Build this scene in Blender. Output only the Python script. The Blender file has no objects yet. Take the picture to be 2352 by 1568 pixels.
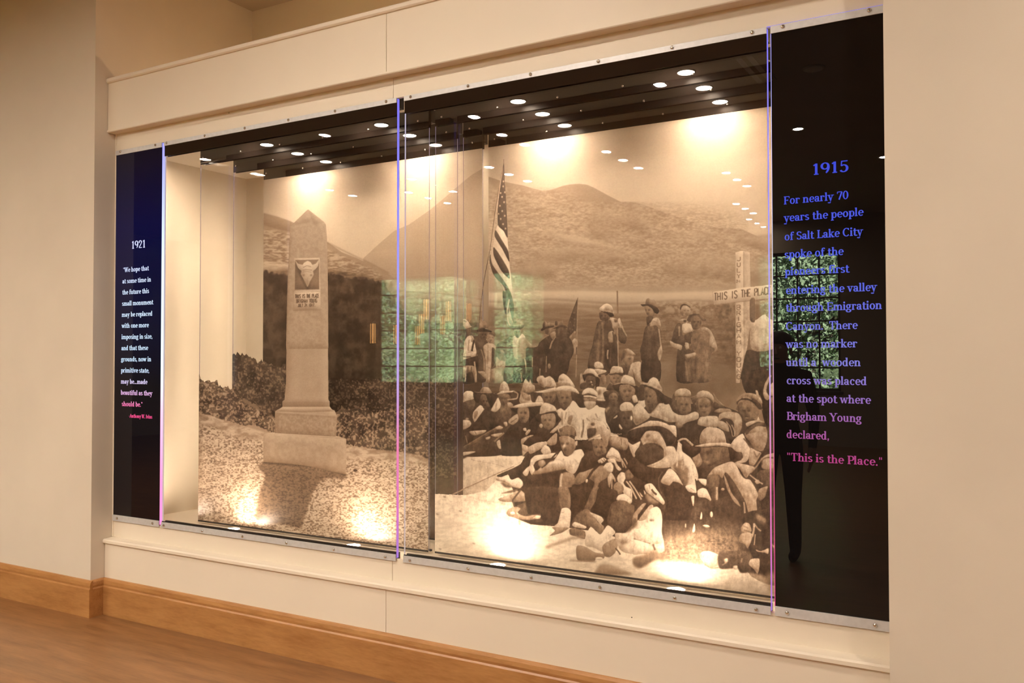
import bpy, bmesh, math, random
import numpy as np
from mathutils import Vector, Matrix
from mathutils.geometry import tessellate_polygon

sc = bpy.context.scene
COL = sc.collection
random.seed(7)

# ------------------------------------------------------------------ camera
W_, H_ = 2352.0, 1568.0
FPX, PITCH, ROLL, YAW = 2002.98983, 0.02146, 0.00102, 0.52586
CX, CY, CZ = 4.6993, -3.34, 1.50
cam_d = bpy.data.cameras.new('camera')
cam_d.sensor_width = 36.0
cam_d.lens = FPX / W_ * 36.0
cam_d.clip_start, cam_d.clip_end = 0.05, 200
cam = bpy.data.objects.new('camera', cam_d)
COL.objects.link(cam)
cam.location = (CX, CY, CZ)
cam.matrix_world = (Matrix.Translation((CX, CY, CZ)) @ Matrix.Rotation(YAW, 4, 'Z')
                    @ Matrix.Rotation(math.pi / 2 + PITCH, 4, 'X') @ Matrix.Rotation(-ROLL, 4, 'Z'))
sc.camera = cam

# ------------------------------------------------------------------ view, sky, sun
sc.view_settings.view_transform = 'Standard'
sc.view_settings.look = 'None'
sc.view_settings.gamma = 1.0
sc.view_settings.use_curve_mapping = False
sc.view_settings.exposure = 0.06
sc.cycles.use_denoising = True
sc.cycles.max_bounces = 14
sc.cycles.diffuse_bounces = 5
sc.cycles.glossy_bounces = 8
sc.cycles.transparent_max_bounces = 40
sc.cycles.sample_clamp_indirect = 6.0
sc.cycles.caustics_reflective = False
sc.cycles.caustics_refractive = False

world = bpy.data.worlds.new('world')
sc.world = world
world.use_nodes = True
wn = world.node_tree
wn.nodes.clear()
w_out = wn.nodes.new('ShaderNodeOutputWorld')
w_bg = wn.nodes.new('ShaderNodeBackground')
w_sky = wn.nodes.new('ShaderNodeTexSky')
w_sky.sky_type = 'HOSEK_WILKIE'
w_sky.sun_direction = (0.25, 0.55, 0.8)
w_sky.turbidity = 3.0
wn.links.new(w_sky.outputs[0], w_bg.inputs[0])
w_bg.inputs[1].default_value = 48.0
wn.links.new(w_bg.outputs[0], w_out.inputs[0])

sun_d = bpy.data.lights.new('sun', 'SUN')
sun_d.energy = 270.0
sun_d.angle = 0.01
sun_d.color = (1.0, 0.95, 0.85)
sun = bpy.data.objects.new('sun', sun_d)
COL.objects.link(sun)
sun.rotation_euler = (Vector((-0.25, -0.6, -0.75))).to_track_quat('-Z', 'Y').to_euler()

ROOM_LAMP = 2050.0
CASE_LAMP = 440.0

# ------------------------------------------------------------------ ray helpers (photo pixel <-> place)
_cr, _sr, _cp, _sp, _cy, _sy = (math.cos(ROLL), math.sin(ROLL), math.cos(PITCH), math.sin(PITCH),
                                math.cos(YAW), math.sin(YAW))
def ray(u, v):
    a, b = u - W_ / 2, v - H_ / 2
    uu, vv = _cr * a + _sr * b, -_sr * a + _cr * b
    X, U = uu / FPX, -vv / FPX
    Yf, z = _cp - _sp * U, _sp + _cp * U
    return (_cy * X - _sy * Yf, _sy * X + _cy * Yf, z)
def onY(u, v, y0=0.0):
    d = ray(u, v)
    t = (y0 - CY) / d[1]
    return (CX + t * d[0], y0, CZ + t * d[2])
def project(x, y, z):
    x, y, z = x - CX, y - CY, z - CZ
    X = _cy * x + _sy * y
    Yf = -_sy * x + _cy * y
    Z = _cp * Yf + _sp * z
    U = -_sp * Yf + _cp * z
    u, v = FPX * X / Z, -FPX * U / Z
    return W_ / 2 + _cr * u - _sr * v, H_ / 2 + _sr * u + _cr * v

# ------------------------------------------------------------------ materials
def mat_new(name):
    m = bpy.data.materials.new(name)
    m.use_nodes = True
    nt = m.node_tree
    b = nt.nodes['Principled BSDF']
    return m, nt, b
def noise_node(nt, scale, detail=3.0, vec=None, rough=0.5):
    n = nt.nodes.new('ShaderNodeTexNoise')
    n.inputs['Scale'].default_value = scale
    n.inputs['Detail'].default_value = detail
    n.inputs['Roughness'].default_value = rough
    if vec is not None:
        nt.links.new(vec, n.inputs['Vector'])
    return n
def ramp(nt, fac, stops):
    r = nt.nodes.new('ShaderNodeValToRGB')
    el = r.color_ramp.elements
    while len(el) < len(stops):
        el.new(0.5)
    for e, (p, c) in zip(el, stops):
        e.position = p
        e.color = (c[0], c[1], c[2], 1)
    nt.links.new(fac, r.inputs[0])
    return r
def objvec(nt, scale=(1, 1, 1)):
    tc = nt.nodes.new('ShaderNodeTexCoord')
    mp = nt.nodes.new('ShaderNodeMapping')
    mp.inputs['Scale'].default_value = scale
    nt.links.new(tc.outputs['Object'], mp.inputs['Vector'])
    return mp.outputs[0]
def bump(nt, b, h, dist, strength=0.3):
    bp = nt.nodes.new('ShaderNodeBump')
    bp.inputs['Strength'].default_value = strength
    bp.inputs['Distance'].default_value = dist
    nt.links.new(h, bp.inputs['Height'])
    nt.links.new(bp.outputs[0], b.inputs['Normal'])
def paint(name, c, rough=0.6, var=0.04, tex=220.0, bd=0.0006, spec=0.3):
    m, nt, b = mat_new(name)
    v = objvec(nt)
    n = noise_node(nt, 1.7, 4, v)
    lo = tuple(x * (1 - var) for x in c)
    hi = tuple(min(1, x * (1 + var)) for x in c)
    nt.links.new(ramp(nt, n.outputs[0], [(0.3, lo), (0.7, hi)]).outputs[0], b.inputs['Base Color'])
    b.inputs['Roughness'].default_value = rough
    b.inputs['Specular IOR Level'].default_value = spec
    bump(nt, b, noise_node(nt, tex, 2, v).outputs[0], bd, 0.25)
    return m
def wood(name, dark, light, vecscale, rough=0.35, plank=None, knots=True):
    m, nt, b = mat_new(name)
    v = objvec(nt, vecscale)
    n1 = noise_node(nt, 2.2, 6, v, 0.6)
    n2 = noise_node(nt, 14.0, 3, v, 0.55)
    mx = nt.nodes.new('ShaderNodeMath'); mx.operation = 'MULTIPLY_ADD'
    mx.inputs[1].default_value = 0.35
    nt.links.new(n2.outputs[0], mx.inputs[0]); nt.links.new(n1.outputs[0], mx.inputs[2])
    r = ramp(nt, mx.outputs[0], [(0.42, dark), (0.62, tuple((a + c) / 2 for a, c in zip(dark, light))), (0.85, light)])
    out = r.outputs[0]
    if plank:
        tc = nt.nodes.new('ShaderNodeTexCoord')
        br = nt.nodes.new('ShaderNodeTexBrick')
        br.inputs['Scale'].default_value = 1.0
        br.inputs['Brick Width'].default_value = plank[0]
        br.inputs['Row Height'].default_value = plank[1]
        br.inputs['Mortar Size'].default_value = 0.0012
        br.inputs['Color1'].default_value = (0.94, 0.94, 0.94, 1)
        br.inputs['Color2'].default_value = (1.08, 1.05, 1.02, 1)
        br.inputs['Mortar'].default_value = (0.8, 0.77, 0.74, 1)
        nt.links.new(tc.outputs['Object'], br.inputs['Vector'])
        mm = nt.nodes.new('ShaderNodeMix'); mm.data_type = 'RGBA'; mm.blend_type = 'MULTIPLY'
        mm.inputs[0].default_value = 1.0
        nt.links.new(out, mm.inputs[6]); nt.links.new(br.outputs[0], mm.inputs[7])
        out = mm.outputs[2]
    nt.links.new(out, b.inputs['Base Color'])
    b.inputs['Roughness'].default_value = rough
    bump(nt, b, n2.outputs[0], 0.0006, 0.15)
    return m
def plain(name, c, rough=0.5, metal=0.0, spec=0.5, var=0.06, scale=40):
    m, nt, b = mat_new(name)
    n = noise_node(nt, scale, 2, objvec(nt))
    nt.links.new(ramp(nt, n.outputs[0], [(0.3, tuple(x * (1 - var) for x in c)), (0.7, tuple(min(1, x * (1 + var)) for x in c))]).outputs[0], b.inputs['Base Color'])
    b.inputs['Roughness'].default_value = rough
    b.inputs['Metallic'].default_value = metal
    b.inputs['Specular IOR Level'].default_value = spec
    return m
def emit(name, c, s):
    m = bpy.data.materials.new(name); m.use_nodes = True
    nt = m.node_tree; nt.nodes.clear()
    o = nt.nodes.new('ShaderNodeOutputMaterial'); e = nt.nodes.new('ShaderNodeEmission')
    e.inputs[0].default_value = (c[0], c[1], c[2], 1); e.inputs[1].default_value = s
    nt.links.new(e.outputs[0], o.inputs[0])
    return m
def emit_z(name, stops, z0, z1, s):
    """light whose colour runs along the height (colour-changing strip lamps behind the sheet edges)"""
    m = bpy.data.materials.new(name); m.use_nodes = True
    nt = m.node_tree; nt.nodes.clear()
    o = nt.nodes.new('ShaderNodeOutputMaterial'); e = nt.nodes.new('ShaderNodeEmission')
    g = nt.nodes.new('ShaderNodeNewGeometry'); sp = nt.nodes.new('ShaderNodeSeparateXYZ')
    mr = nt.nodes.new('ShaderNodeMapRange')
    mr.inputs[1].default_value, mr.inputs[2].default_value = z0, z1
    nt.links.new(g.outputs['Position'], sp.inputs[0]); nt.links.new(sp.outputs[2], mr.inputs[0])
    r = ramp(nt, mr.outputs[0], stops)
    nt.links.new(r.outputs[0], e.inputs[0]); e.inputs[1].default_value = s
    nt.links.new(e.outputs[0], o.inputs[0])
    return m
def thin_glass(name, tint=(0.992, 0.988, 0.982), f0=0.04, rough=0.0):
    m = bpy.data.materials.new(name); m.use_nodes = True
    nt = m.node_tree; nt.nodes.clear()
    o = nt.nodes.new('ShaderNodeOutputMaterial')
    tr = nt.nodes.new('ShaderNodeBsdfTransparent'); tr.inputs[0].default_value = (*tint, 1)
    gl = nt.nodes.new('ShaderNodeBsdfGlossy'); gl.inputs['Roughness'].default_value = rough
    g = nt.nodes.new('ShaderNodeNewGeometry')
    dt = nt.nodes.new('ShaderNodeVectorMath'); dt.operation = 'DOT_PRODUCT'
    nt.links.new(g.outputs['Incoming'], dt.inputs[0]); nt.links.new(g.outputs['Normal'], dt.inputs[1])
    def M(op, a, bv=None):
        n = nt.nodes.new('ShaderNodeMath'); n.operation = op
        for i, q in enumerate((a, bv)):
            if q is None: continue
            if isinstance(q, (int, float)): n.inputs[i].default_value = q
            else: nt.links.new(q, n.inputs[i])
        return n.outputs[0]
    c = M('ABSOLUTE', dt.outputs['Value'])
    f = M('ADD', M('MULTIPLY', M('POWER', M('SUBTRACT', 1.0, c), 5.0), 1 - f0), f0)
    mx = nt.nodes.new('ShaderNodeMixShader')
    nt.links.new(f, mx.inputs[0]); nt.links.new(tr.outputs[0], mx.inputs[1]); nt.links.new(gl.outputs[0], mx.inputs[2])
    nt.links.new(mx.outputs[0], o.inputs[0])
    return m

M = {}
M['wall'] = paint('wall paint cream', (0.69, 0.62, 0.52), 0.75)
M['casing'] = paint('casing paint cream', (0.78, 0.70, 0.58), 0.45, 0.02, 300, 0.0003)
M['lining'] = paint('lining paint cream', (0.88, 0.79, 0.63), 0.5, 0.02)
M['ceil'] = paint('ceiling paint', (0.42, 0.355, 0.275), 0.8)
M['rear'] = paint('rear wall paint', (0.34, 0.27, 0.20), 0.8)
M['floor'] = wood('floor boards', (0.15, 0.066, 0.023), (0.29, 0.145, 0.058), (1.2, 9, 9), 0.34, (1.6, 0.125))
M['base'] = wood('honey maple', (0.30, 0.125, 0.035), (0.47, 0.235, 0.085), (1.6, 10, 9), 0.32)
M['alu'] = plain('brushed aluminium', (0.62, 0.62, 0.63), 0.5, 0.35, 0.5, 0.05, 60)
M['chrome'] = plain('polished screw steel', (0.75, 0.74, 0.72), 0.18, 1.0)
M['black'] = plain('gloss black back-paint', (0.006, 0.005, 0.005), 0.0, 0.0, 0.42, 0.02)
M['header'] = plain('gloss black header paint', (0.008, 0.006, 0.005), 0.0, 0.0, 0.9, 0.02)
M['blackmatte'] = plain('black mounting bar', (0.010, 0.008, 0.007), 0.45)
M['glass'] = thin_glass('clear sheet glass')
M['winglass'] = thin_glass('window glass', (0.93, 0.96, 0.95))
M['frame'] = plain('dark window frame', (0.030, 0.022, 0.016), 0.5)
M['lampring'] = plain('lamp ring white', (0.8, 0.78, 0.74), 0.4)
M['roomlamp'] = emit('room downlight glow', (1.0, 0.86, 0.715), ROOM_LAMP)
M['caselamp'] = emit('case light glow', (1.0, 0.79, 0.60), CASE_LAMP)
M['floorlamp'] = emit('case floor light glow', (1.0, 0.79, 0.60), CASE_LAMP * 0.62)
M['added_fill'] = emit('cove strip glow', (1.0, 0.64, 0.35), 17.0)
M['amber'] = emit('amber lantern glow', (1.0, 0.47, 0.14), 9.0)
M['bronze'] = plain('dark bronze', (0.05, 0.035, 0.025), 0.4, 0.7)
M['leaf'] = plain('leaf green', (0.21, 0.31, 0.165), 0.6, 0, 0.2, 0.4, 3)
M['leaf2'] = plain('leaf green pale', (0.30, 0.39, 0.24), 0.6, 0, 0.2, 0.4, 3)
M['bark'] = plain('bark', (0.09, 0.065, 0.045), 0.9)
M['grass'] = plain('lawn', (0.10, 0.19, 0.05), 0.9, 0, 0.2, 0.3, 2)
M['hill'] = plain('scrubby hillside', (0.055, 0.075, 0.035), 0.9, 0, 0.2, 0.6, 0.9)
M['cloth'] = plain('dark cloth', (0.012, 0.012, 0.014), 0.9, 0, 0.1)
M['trouser'] = plain('dark trousers', (0.02, 0.02, 0.024), 0.9, 0, 0.1)
M['skin'] = plain('skin', (0.42, 0.24, 0.17), 0.55)
M['hair'] = plain('dark hair', (0.02, 0.013, 0.01), 0.6)
M['slat'] = plain('vent slat grey', (0.75, 0.77, 0.78), 0.5)
EDGE = [(0.0, (0.42, 0.22, 0.75)), (0.10, (0.75, 0.20, 0.60)), (0.24, (0.95, 0.25, 0.50)), (0.38, (0.60, 0.40, 0.85)), (0.62, (0.40, 0.38, 1.0)), (1.0, (0.24, 0.20, 0.95))]
M['edge'] = emit_z('lit edge blue to pink', EDGE, 0.55, 2.72, 0.95)
M['edge_back'] = emit_z('lit edge very faint', [(0.0, (0.75, 0.6, 0.55)), (1.0, (0.75, 0.6, 0.8))], 0.55, 2.72, 0.35)
M['edge_soft'] = emit_z('lit edge faint', [(0.0, (0.75, 0.6, 0.55)), (0.4, (0.7, 0.58, 0.62)), (1.0, (0.62, 0.55, 0.72))], 0.55, 2.72, 0.8)
M['edge_hot'] = emit_z('lit edge strong', [(0.0, (0.9, 0.25, 0.6)), (0.12, (1.0, 0.3, 0.6)), (0.30, (1.0, 0.55, 0.75)), (0.42, (0.75, 0.95, 1.0)), (0.7, (0.7, 0.85, 1.0)), (1.0, (0.35, 0.33, 1.0))], 0.55, 2.72, 1.3)
M['edge_pink'] = emit_z('lit edge pink', [(0.0, (0.9, 0.06, 0.28)), (0.25, (0.95, 0.12, 0.35)), (0.42, (0.95, 0.5, 0.75)), (0.6, (0.85, 0.85, 1.0)), (1.0, (0.4, 0.38, 1.0))], 0.55, 2.72, 1.0)
M['text15'] = emit_z('engraved text blue', [(0.0, (0.42, 0.055, 0.20)), (0.12, (0.34, 0.12, 0.36)), (0.3, (0.22, 0.20, 0.62)), (0.6, (0.10, 0.13, 0.72)), (1.0, (0.05, 0.07, 0.66))], 1.14, 2.25, 1.0)
M['text21'] = emit_z('engraved text white blue', [(0.0, (1.0, 0.05, 0.22)), (0.09, (0.95, 0.16, 0.38)), (0.16, (0.80, 0.45, 0.75)), (0.3, (0.62, 0.80, 1.0)), (0.7, (0.68, 0.80, 1.0)), (1.0, (0.62, 0.64, 0.95))], 1.13, 2.2, 1.15)
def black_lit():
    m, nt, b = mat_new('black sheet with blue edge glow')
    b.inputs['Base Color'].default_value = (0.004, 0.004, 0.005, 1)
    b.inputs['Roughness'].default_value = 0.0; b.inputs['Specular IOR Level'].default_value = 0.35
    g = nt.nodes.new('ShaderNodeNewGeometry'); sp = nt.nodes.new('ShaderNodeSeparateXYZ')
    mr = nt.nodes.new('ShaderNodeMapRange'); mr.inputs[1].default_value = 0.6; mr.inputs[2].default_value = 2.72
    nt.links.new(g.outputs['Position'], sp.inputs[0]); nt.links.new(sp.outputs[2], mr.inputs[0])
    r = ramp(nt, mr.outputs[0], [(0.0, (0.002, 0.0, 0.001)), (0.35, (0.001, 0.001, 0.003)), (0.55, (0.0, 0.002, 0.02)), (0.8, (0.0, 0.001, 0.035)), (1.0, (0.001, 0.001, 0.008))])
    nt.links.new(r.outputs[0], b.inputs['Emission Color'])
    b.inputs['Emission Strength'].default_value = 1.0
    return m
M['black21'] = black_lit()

# ------------------------------------------------------------------ mesh helpers
def obj(name, bm, m, parent=None, smooth=False):
    me = bpy.data.meshes.new(name)
    bmesh.ops.recalc_face_normals(bm, faces=bm.faces[:])
    bm.to_mesh(me); bm.free()
    if smooth:
        for p in me.polygons: p.use_smooth = True
    o = bpy.data.objects.new(name, me)
    if m is not None:
        me.materials.append(m)
    COL.objects.link(o)
    if parent is not None:
        o.parent = parent
        o.matrix_parent_inverse = Matrix.Translation(-parent.location)
    return o
def box(bm, x0, x1, y0, y1, z0, z1, bev=0.0):
    r = bmesh.ops.create_cube(bm, size=1.0)
    for v in r['verts']:
        v.co = Vector(((x0 + x1) / 2 + v.co.x * (x1 - x0), (y0 + y1) / 2 + v.co.y * (y1 - y0), (z0 + z1) / 2 + v.co.z * (z1 - z0)))
    if bev > 0:
        es = set(e for v in r['verts'] for e in v.link_edges)
        bmesh.ops.bevel(bm, geom=list(es), offset=bev, segments=2, affect='EDGES', profile=0.7)
    return bm
def boxes(*lst, bev=0.0):
    bm = bmesh.new()
    for b in lst: box(bm, *b, bev=bev)
    return bm
def lathe(bm, prof, c=(0, 0, 0), seg=32, axis='Z'):
    """revolve (radius, height) pairs round an axis through c"""
    rings = []
    for r, h in prof:
        ring = []
        for i in range(seg):
            a = 2 * math.pi * i / seg
            p = (r * math.cos(a), r * math.sin(a), h)
            if axis == 'Y': p = (p[0], p[2], p[1])
            ring.append(bm.verts.new((c[0] + p[0], c[1] + p[1], c[2] + p[2])))
        rings.append(ring)
    for a, b in zip(rings, rings[1:]):
        for i in range(seg):
            bm.faces.new((a[i], a[(i + 1) % seg], b[(i + 1) % seg], b[i]))
    bm.faces.new(rings[0]); bm.faces.new(rings[-1][::-1])
    return bm
def prism_x(bm, prof, x0, x1):
    """(y,z) outline pulled along x"""
    a = [bm.verts.new((x0, y, z)) for y, z in prof]
    b = [bm.verts.new((x1, y, z)) for y, z in prof]
    n = len(prof)
    for i in range(n):
        bm.faces.new((a[i], a[(i + 1) % n], b[(i + 1) % n], b[i]))
    bm.faces.new(a[::-1]); bm.faces.new(b)
    return bm
def prism_y(bm, prof, y0, y1):
    a = [bm.verts.new((x, y0, z)) for x, z in prof]
    b = [bm.verts.new((x, y1, z)) for x, z in prof]
    n = len(prof)
    for i in range(n):
        bm.faces.new((a[i], a[(i + 1) % n], b[(i + 1) % n], b[i]))
    bm.faces.new(a[::-1]); bm.faces.new(b)
    return bm
def thing(name, label, cat, loc=(0, 0, 0), group=None):
    o = bpy.data.objects.new(name, None)
    o.empty_display_size = 0.1
    o.location = loc
    COL.objects.link(o)
    o['label'] = label; o['category'] = cat
    if group: o['group'] = group
    return o
def tag(o, label, cat, group=None):
    o['label'] = label; o['category'] = cat
    if group: o['group'] = group
    return o
def struct(name, bm, m, parent=None):
    o = obj(name, bm, m, parent)
    if parent is None: o['kind'] = 'structure'
    return o
# ------------------------------------------------------------------ the printed photographs
# Tones of each print are drawn by hand as soft-edged shapes (0 = darkest ink, 1 = bare paper).
SS = 1.5
UX0, UY0, UX1, UY1 = 420, 220, 1960, 1420
CW, CH = int((UX1 - UX0) * SS), int((UY1 - UY0) * SS)
rng = np.random.default_rng(11)
def vnoise(h, w, sx, sy, seed=0, octs=3):
    out = np.zeros((h, w), np.float32); amp = 1.0; tot = 0
    for o in range(octs):
        r = np.random.default_rng(seed * 31 + o)
        gh, gw = max(2, int(h / max(sy, 1.0)) + 3), max(2, int(w / max(sx, 1.0)) + 3)
        g = r.random((gh, gw), dtype=np.float32)
        ys = np.arange(h) / max(sy, 1.0); xs = np.arange(w) / max(sx, 1.0)
        y0 = ys.astype(int); x0 = xs.astype(int)
        fy = (ys - y0)[:, None].astype(np.float32); fx = (xs - x0)[None, :].astype(np.float32)
        fy = fy * fy * (3 - 2 * fy); fx = fx * fx * (3 - 2 * fx)
        y1 = np.minimum(y0 + 1, gh - 1); x1 = np.minimum(x0 + 1, gw - 1)
        v = (g[y0][:, x0] * (1 - fx) + g[y0][:, x1] * fx) * (1 - fy) + (g[y1][:, x0] * (1 - fx) + g[y1][:, x1] * fx) * fy
        out += amp * v; tot += amp
        amp *= 0.55; sx /= 2; sy /= 2
    return out / tot - 0.5
GRAIN = vnoise(CH, CW, 2.2, 2.2, 5, 2)
MOTT = vnoise(CH, CW, 26, 26, 6, 3)
LAY = {k: [np.full((CH, CW), 0.5, np.float32), np.zeros((CH, CW), np.float32)] for k in ('4L', '3L', '2L', '4R', '3R', '2R')}
cur = {'T': None, 'A': None, 'o': (0, 0, 1.0)}
def L(k): cur['T'], cur['A'] = LAY[k]
def o(x, y, s=8.0): cur['o'] = (x, y, s)
def _pts(s):
    v = [float(t) for t in s.split()] if isinstance(s, str) else [c for p in s for c in p]
    ox, oy, sc_ = cur['o']
    return np.array([((ox + v[i] / sc_ - UX0) * SS, (oy + v[i + 1] / sc_ - UY0) * SS) for i in range(0, len(v), 2)])
def _smooth(P, closed=True, n=4):
    k = len(P)
    if k < 3: return P
    out = []
    rngk = range(k) if closed else range(k - 1)
    for i in rngk:
        if closed: a, b, c, d = P[i - 1], P[i], P[(i + 1) % k], P[(i + 2) % k]
        else: a, b, c, d = P[max(i - 1, 0)], P[i], P[i + 1], P[min(i + 2, k - 1)]
        for j in range(n):
            t = j / n
            out.append(b + 0.35 * t * (c - a) * (1 - t) ** 2 + (c - b) * (3 * t * t - 2 * t ** 3) - 0.35 * (d - b) * t * t * (1 - t))
    if not closed: out.append(P[-1])
    return np.array(out)
def _mask(P):
    x0, y0 = np.floor(P.min(0)).astype(int) - 3; x1, y1 = np.ceil(P.max(0)).astype(int) + 4
    x0, y0 = max(x0, 0), max(y0, 0); x1, y1 = min(x1, CW), min(y1, CH)
    if x1 <= x0 or y1 <= y0: return None
    q = 1 if (x1 - x0) * (y1 - y0) > 400000 else 3
    w, h = (x1 - x0) * q, (y1 - y0) * q
    flip = np.zeros((h, w + 1), bool)
    Q = (P - [x0, y0]) * q
    rows = np.arange(h) + 0.5
    for a, b in zip(Q, np.roll(Q, -1, 0)):
        lo, hi = (a, b) if a[1] < b[1] else (b, a)
        i0, i1 = max(0, int(math.ceil(lo[1] - 0.5))), min(h, int(math.ceil(hi[1] - 0.5)))
        if i1 <= i0: continue
        yy = rows[i0:i1]
        xs = lo[0] + (yy - lo[1]) * (hi[0] - lo[0]) / (hi[1] - lo[1])
        xi = np.clip(np.round(xs), 0, w).astype(int)
        np.logical_xor.at(flip, (np.arange(i0, i1), xi), True)
    m = (np.cumsum(flip[:, :w], axis=1) % 2).astype(np.float32)
    if q > 1: m = m.reshape(h // q, q, w // q, q).mean((1, 3))
    return m, x0, y0, x1, y1
def _blur(m, r):
    if r < 0.4: return m
    n = int(math.ceil(r * 2)); k = np.exp(-0.5 * (np.arange(-n, n + 1) / r) ** 2); k /= k.sum()
    p = np.pad(m, n, mode='edge')
    p = sum(k[i] * p[i:i + m.shape[0], :] for i in range(2 * n + 1))
    return sum(k[i] * p[:, i:i + m.shape[1]] for i in range(2 * n + 1)).astype(np.float32)
def _put(m, x0, y0, x1, y1, t, al=1.0, soft=0.0, sh=0.05, n=0.05, g=None, solid=True, emb=0.22):
    if soft:
        e = int(soft * 2 * SS) + 1
        X0, Y0, X1, Y1 = max(x0 - e, 0), max(y0 - e, 0), min(x1 + e, CW), min(y1 + e, CH)
        mm = np.zeros((Y1 - Y0, X1 - X0), np.float32); mm[y0 - Y0:y1 - Y0, x0 - X0:x1 - X0] = m
        m, x0, y0, x1, y1 = _blur(mm, soft * SS), X0, Y0, X1, Y1
    T, A = cur['T'][y0:y1, x0:x1], cur['A'][y0:y1, x0:x1]
    h, w = m.shape
    val = np.full((h, w), t, np.float32)
    yy = np.linspace(0, 1, h, dtype=np.float32)[:, None]; xx = np.linspace(0, 1, w, dtype=np.float32)[None, :]
    if g is not None:
        val = t + (g[0] - t) * ((yy if g[1] == 'v' else xx) + 0 * val)
    k = 0.35 + t
    val = val + sh * k * (0.5 - 0.6 * yy - 0.4 * xx) + 2 * n * k * MOTT[y0:y1, x0:x1]
    if emb and 60 < h * w < 260000:
        r = max(0.8, min(0.13 * min(h, w), 12.0)); b = _blur(np.pad(m, 2 * int(r) + 2), r); q = 2 * int(r) + 2; d = max(1, int(r))
        e = np.roll(b, -d, 0) - np.roll(b, d, 0) + 0.5 * (np.roll(b, d, 1) - np.roll(b, -d, 1))
        val = val + emb * (0.3 + t) * e[q:q + h, q:q + w] + 0.10 * (0.3 + t) * (b[q:q + h, q:q + w] - 0.8)
    T += (val - T) * m * al
    if solid: A[:] = np.maximum(A, m)
def f(t, pts, sm=1, al=1.0, soft=0.0, **k):
    P = _pts(pts)
    if sm: P = _smooth(P)
    r = _mask(P)
    if r: _put(*r, t, al, soft, **k)
def el(t, cx, cy, rx, ry, rot=0, **k):
    c, s = math.cos(math.radians(rot)), math.sin(math.radians(rot))
    f(t, [(cx + rx * math.cos(a) * c - ry * math.sin(a) * s, cy + rx * math.cos(a) * s + ry * math.sin(a) * c) for a in np.linspace(0, 6.2832, 22)[:-1]], sm=0, **k)
def st(t, w, pts, sm=1, **k):
    P = _pts(pts); sc_ = cur['o'][2]; w = w / sc_ * SS
    if sm: P = _smooth(P, False)
    d = np.gradient(P, axis=0); nn = np.stack([-d[:, 1], d[:, 0]], 1); nn /= np.linalg.norm(nn, axis=1, keepdims=True) + 1e-9
    r = _mask(np.concatenate([P + nn * w / 2, (P - nn * w / 2)[::-1]]))
    if r: _put(*r, t, sh=0, n=0.02, **k)
def feat(cx, cy, rx, ry, t, look=0.0):
    """eyes, nose and mouth as soft shadows"""
    d = max(0.02, t - 0.30)
    kw = dict(soft=max(0.8, rx / cur['o'][2] * 0.085), solid=False, sh=0, n=0)
    for sx in (-0.42, 0.38):
        el(d, cx + (sx + look) * rx, cy - 0.12 * ry, 0.24 * rx, 0.13 * ry, al=0.85, **kw)
    el(t + 0.10, cx + look * rx, cy + 0.12 * ry, 0.13 * rx, 0.22 * ry, al=0.7, **kw)
    el(d + 0.05, cx + (look + 0.05) * rx, cy + 0.36 * ry, 0.22 * rx, 0.07 * ry, al=0.6, **kw)
    el(d, cx + look * rx, cy + 0.58 * ry, 0.32 * rx, 0.09 * ry, al=0.8, **kw)
    el(t + 0.07, cx + (look + 0.5) * rx, cy + 0.25 * ry, 0.2 * rx, 0.25 * ry, al=0.5, **kw)
def speck(region, t_lo, t_hi, sx, sy, seed, al=1.0, octs=3, thr=None, soft=0.0, sm=1, solid=True):
    """fill an outline with leafy or stony speckle"""
    P = _pts(region)
    if sm: P = _smooth(P)
    r = _mask(P)
    if not r: return
    m, x0, y0, x1, y1 = r
    m = _blur(m, soft * SS) if soft else m
    nz = vnoise(y1 - y0, x1 - x0, sx * SS, sy * SS, seed, octs)
    nz = np.clip(nz * 3.0 + 0.5, 0, 1)
    if thr: nz = np.clip((nz - thr) * 3 + 0.5, 0, 1)
    T, A = cur['T'][y0:y1, x0:x1], cur['A'][y0:y1, x0:x1]
    T += (t_lo + (t_hi - t_lo) * nz - T) * m * al
    if solid: A[:] = np.maximum(A, m)
def rag(pts, amp, step, seed):
    """ragged leafy edge along a polyline (local units)"""
    r = random.Random(seed); v = [float(t) for t in pts.split()]
    P = [(v[i], v[i + 1]) for i in range(0, len(v), 2)]; out = []
    for a, b in zip(P, P[1:]):
        n = max(1, int(math.hypot(b[0] - a[0], b[1] - a[1]) / step))
        for i in range(n):
            out.append((a[0] + (b[0] - a[0]) * i / n, a[1] + (b[1] - a[1]) * i / n + r.uniform(-amp, amp)))
    return out + [P[-1]]

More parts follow.
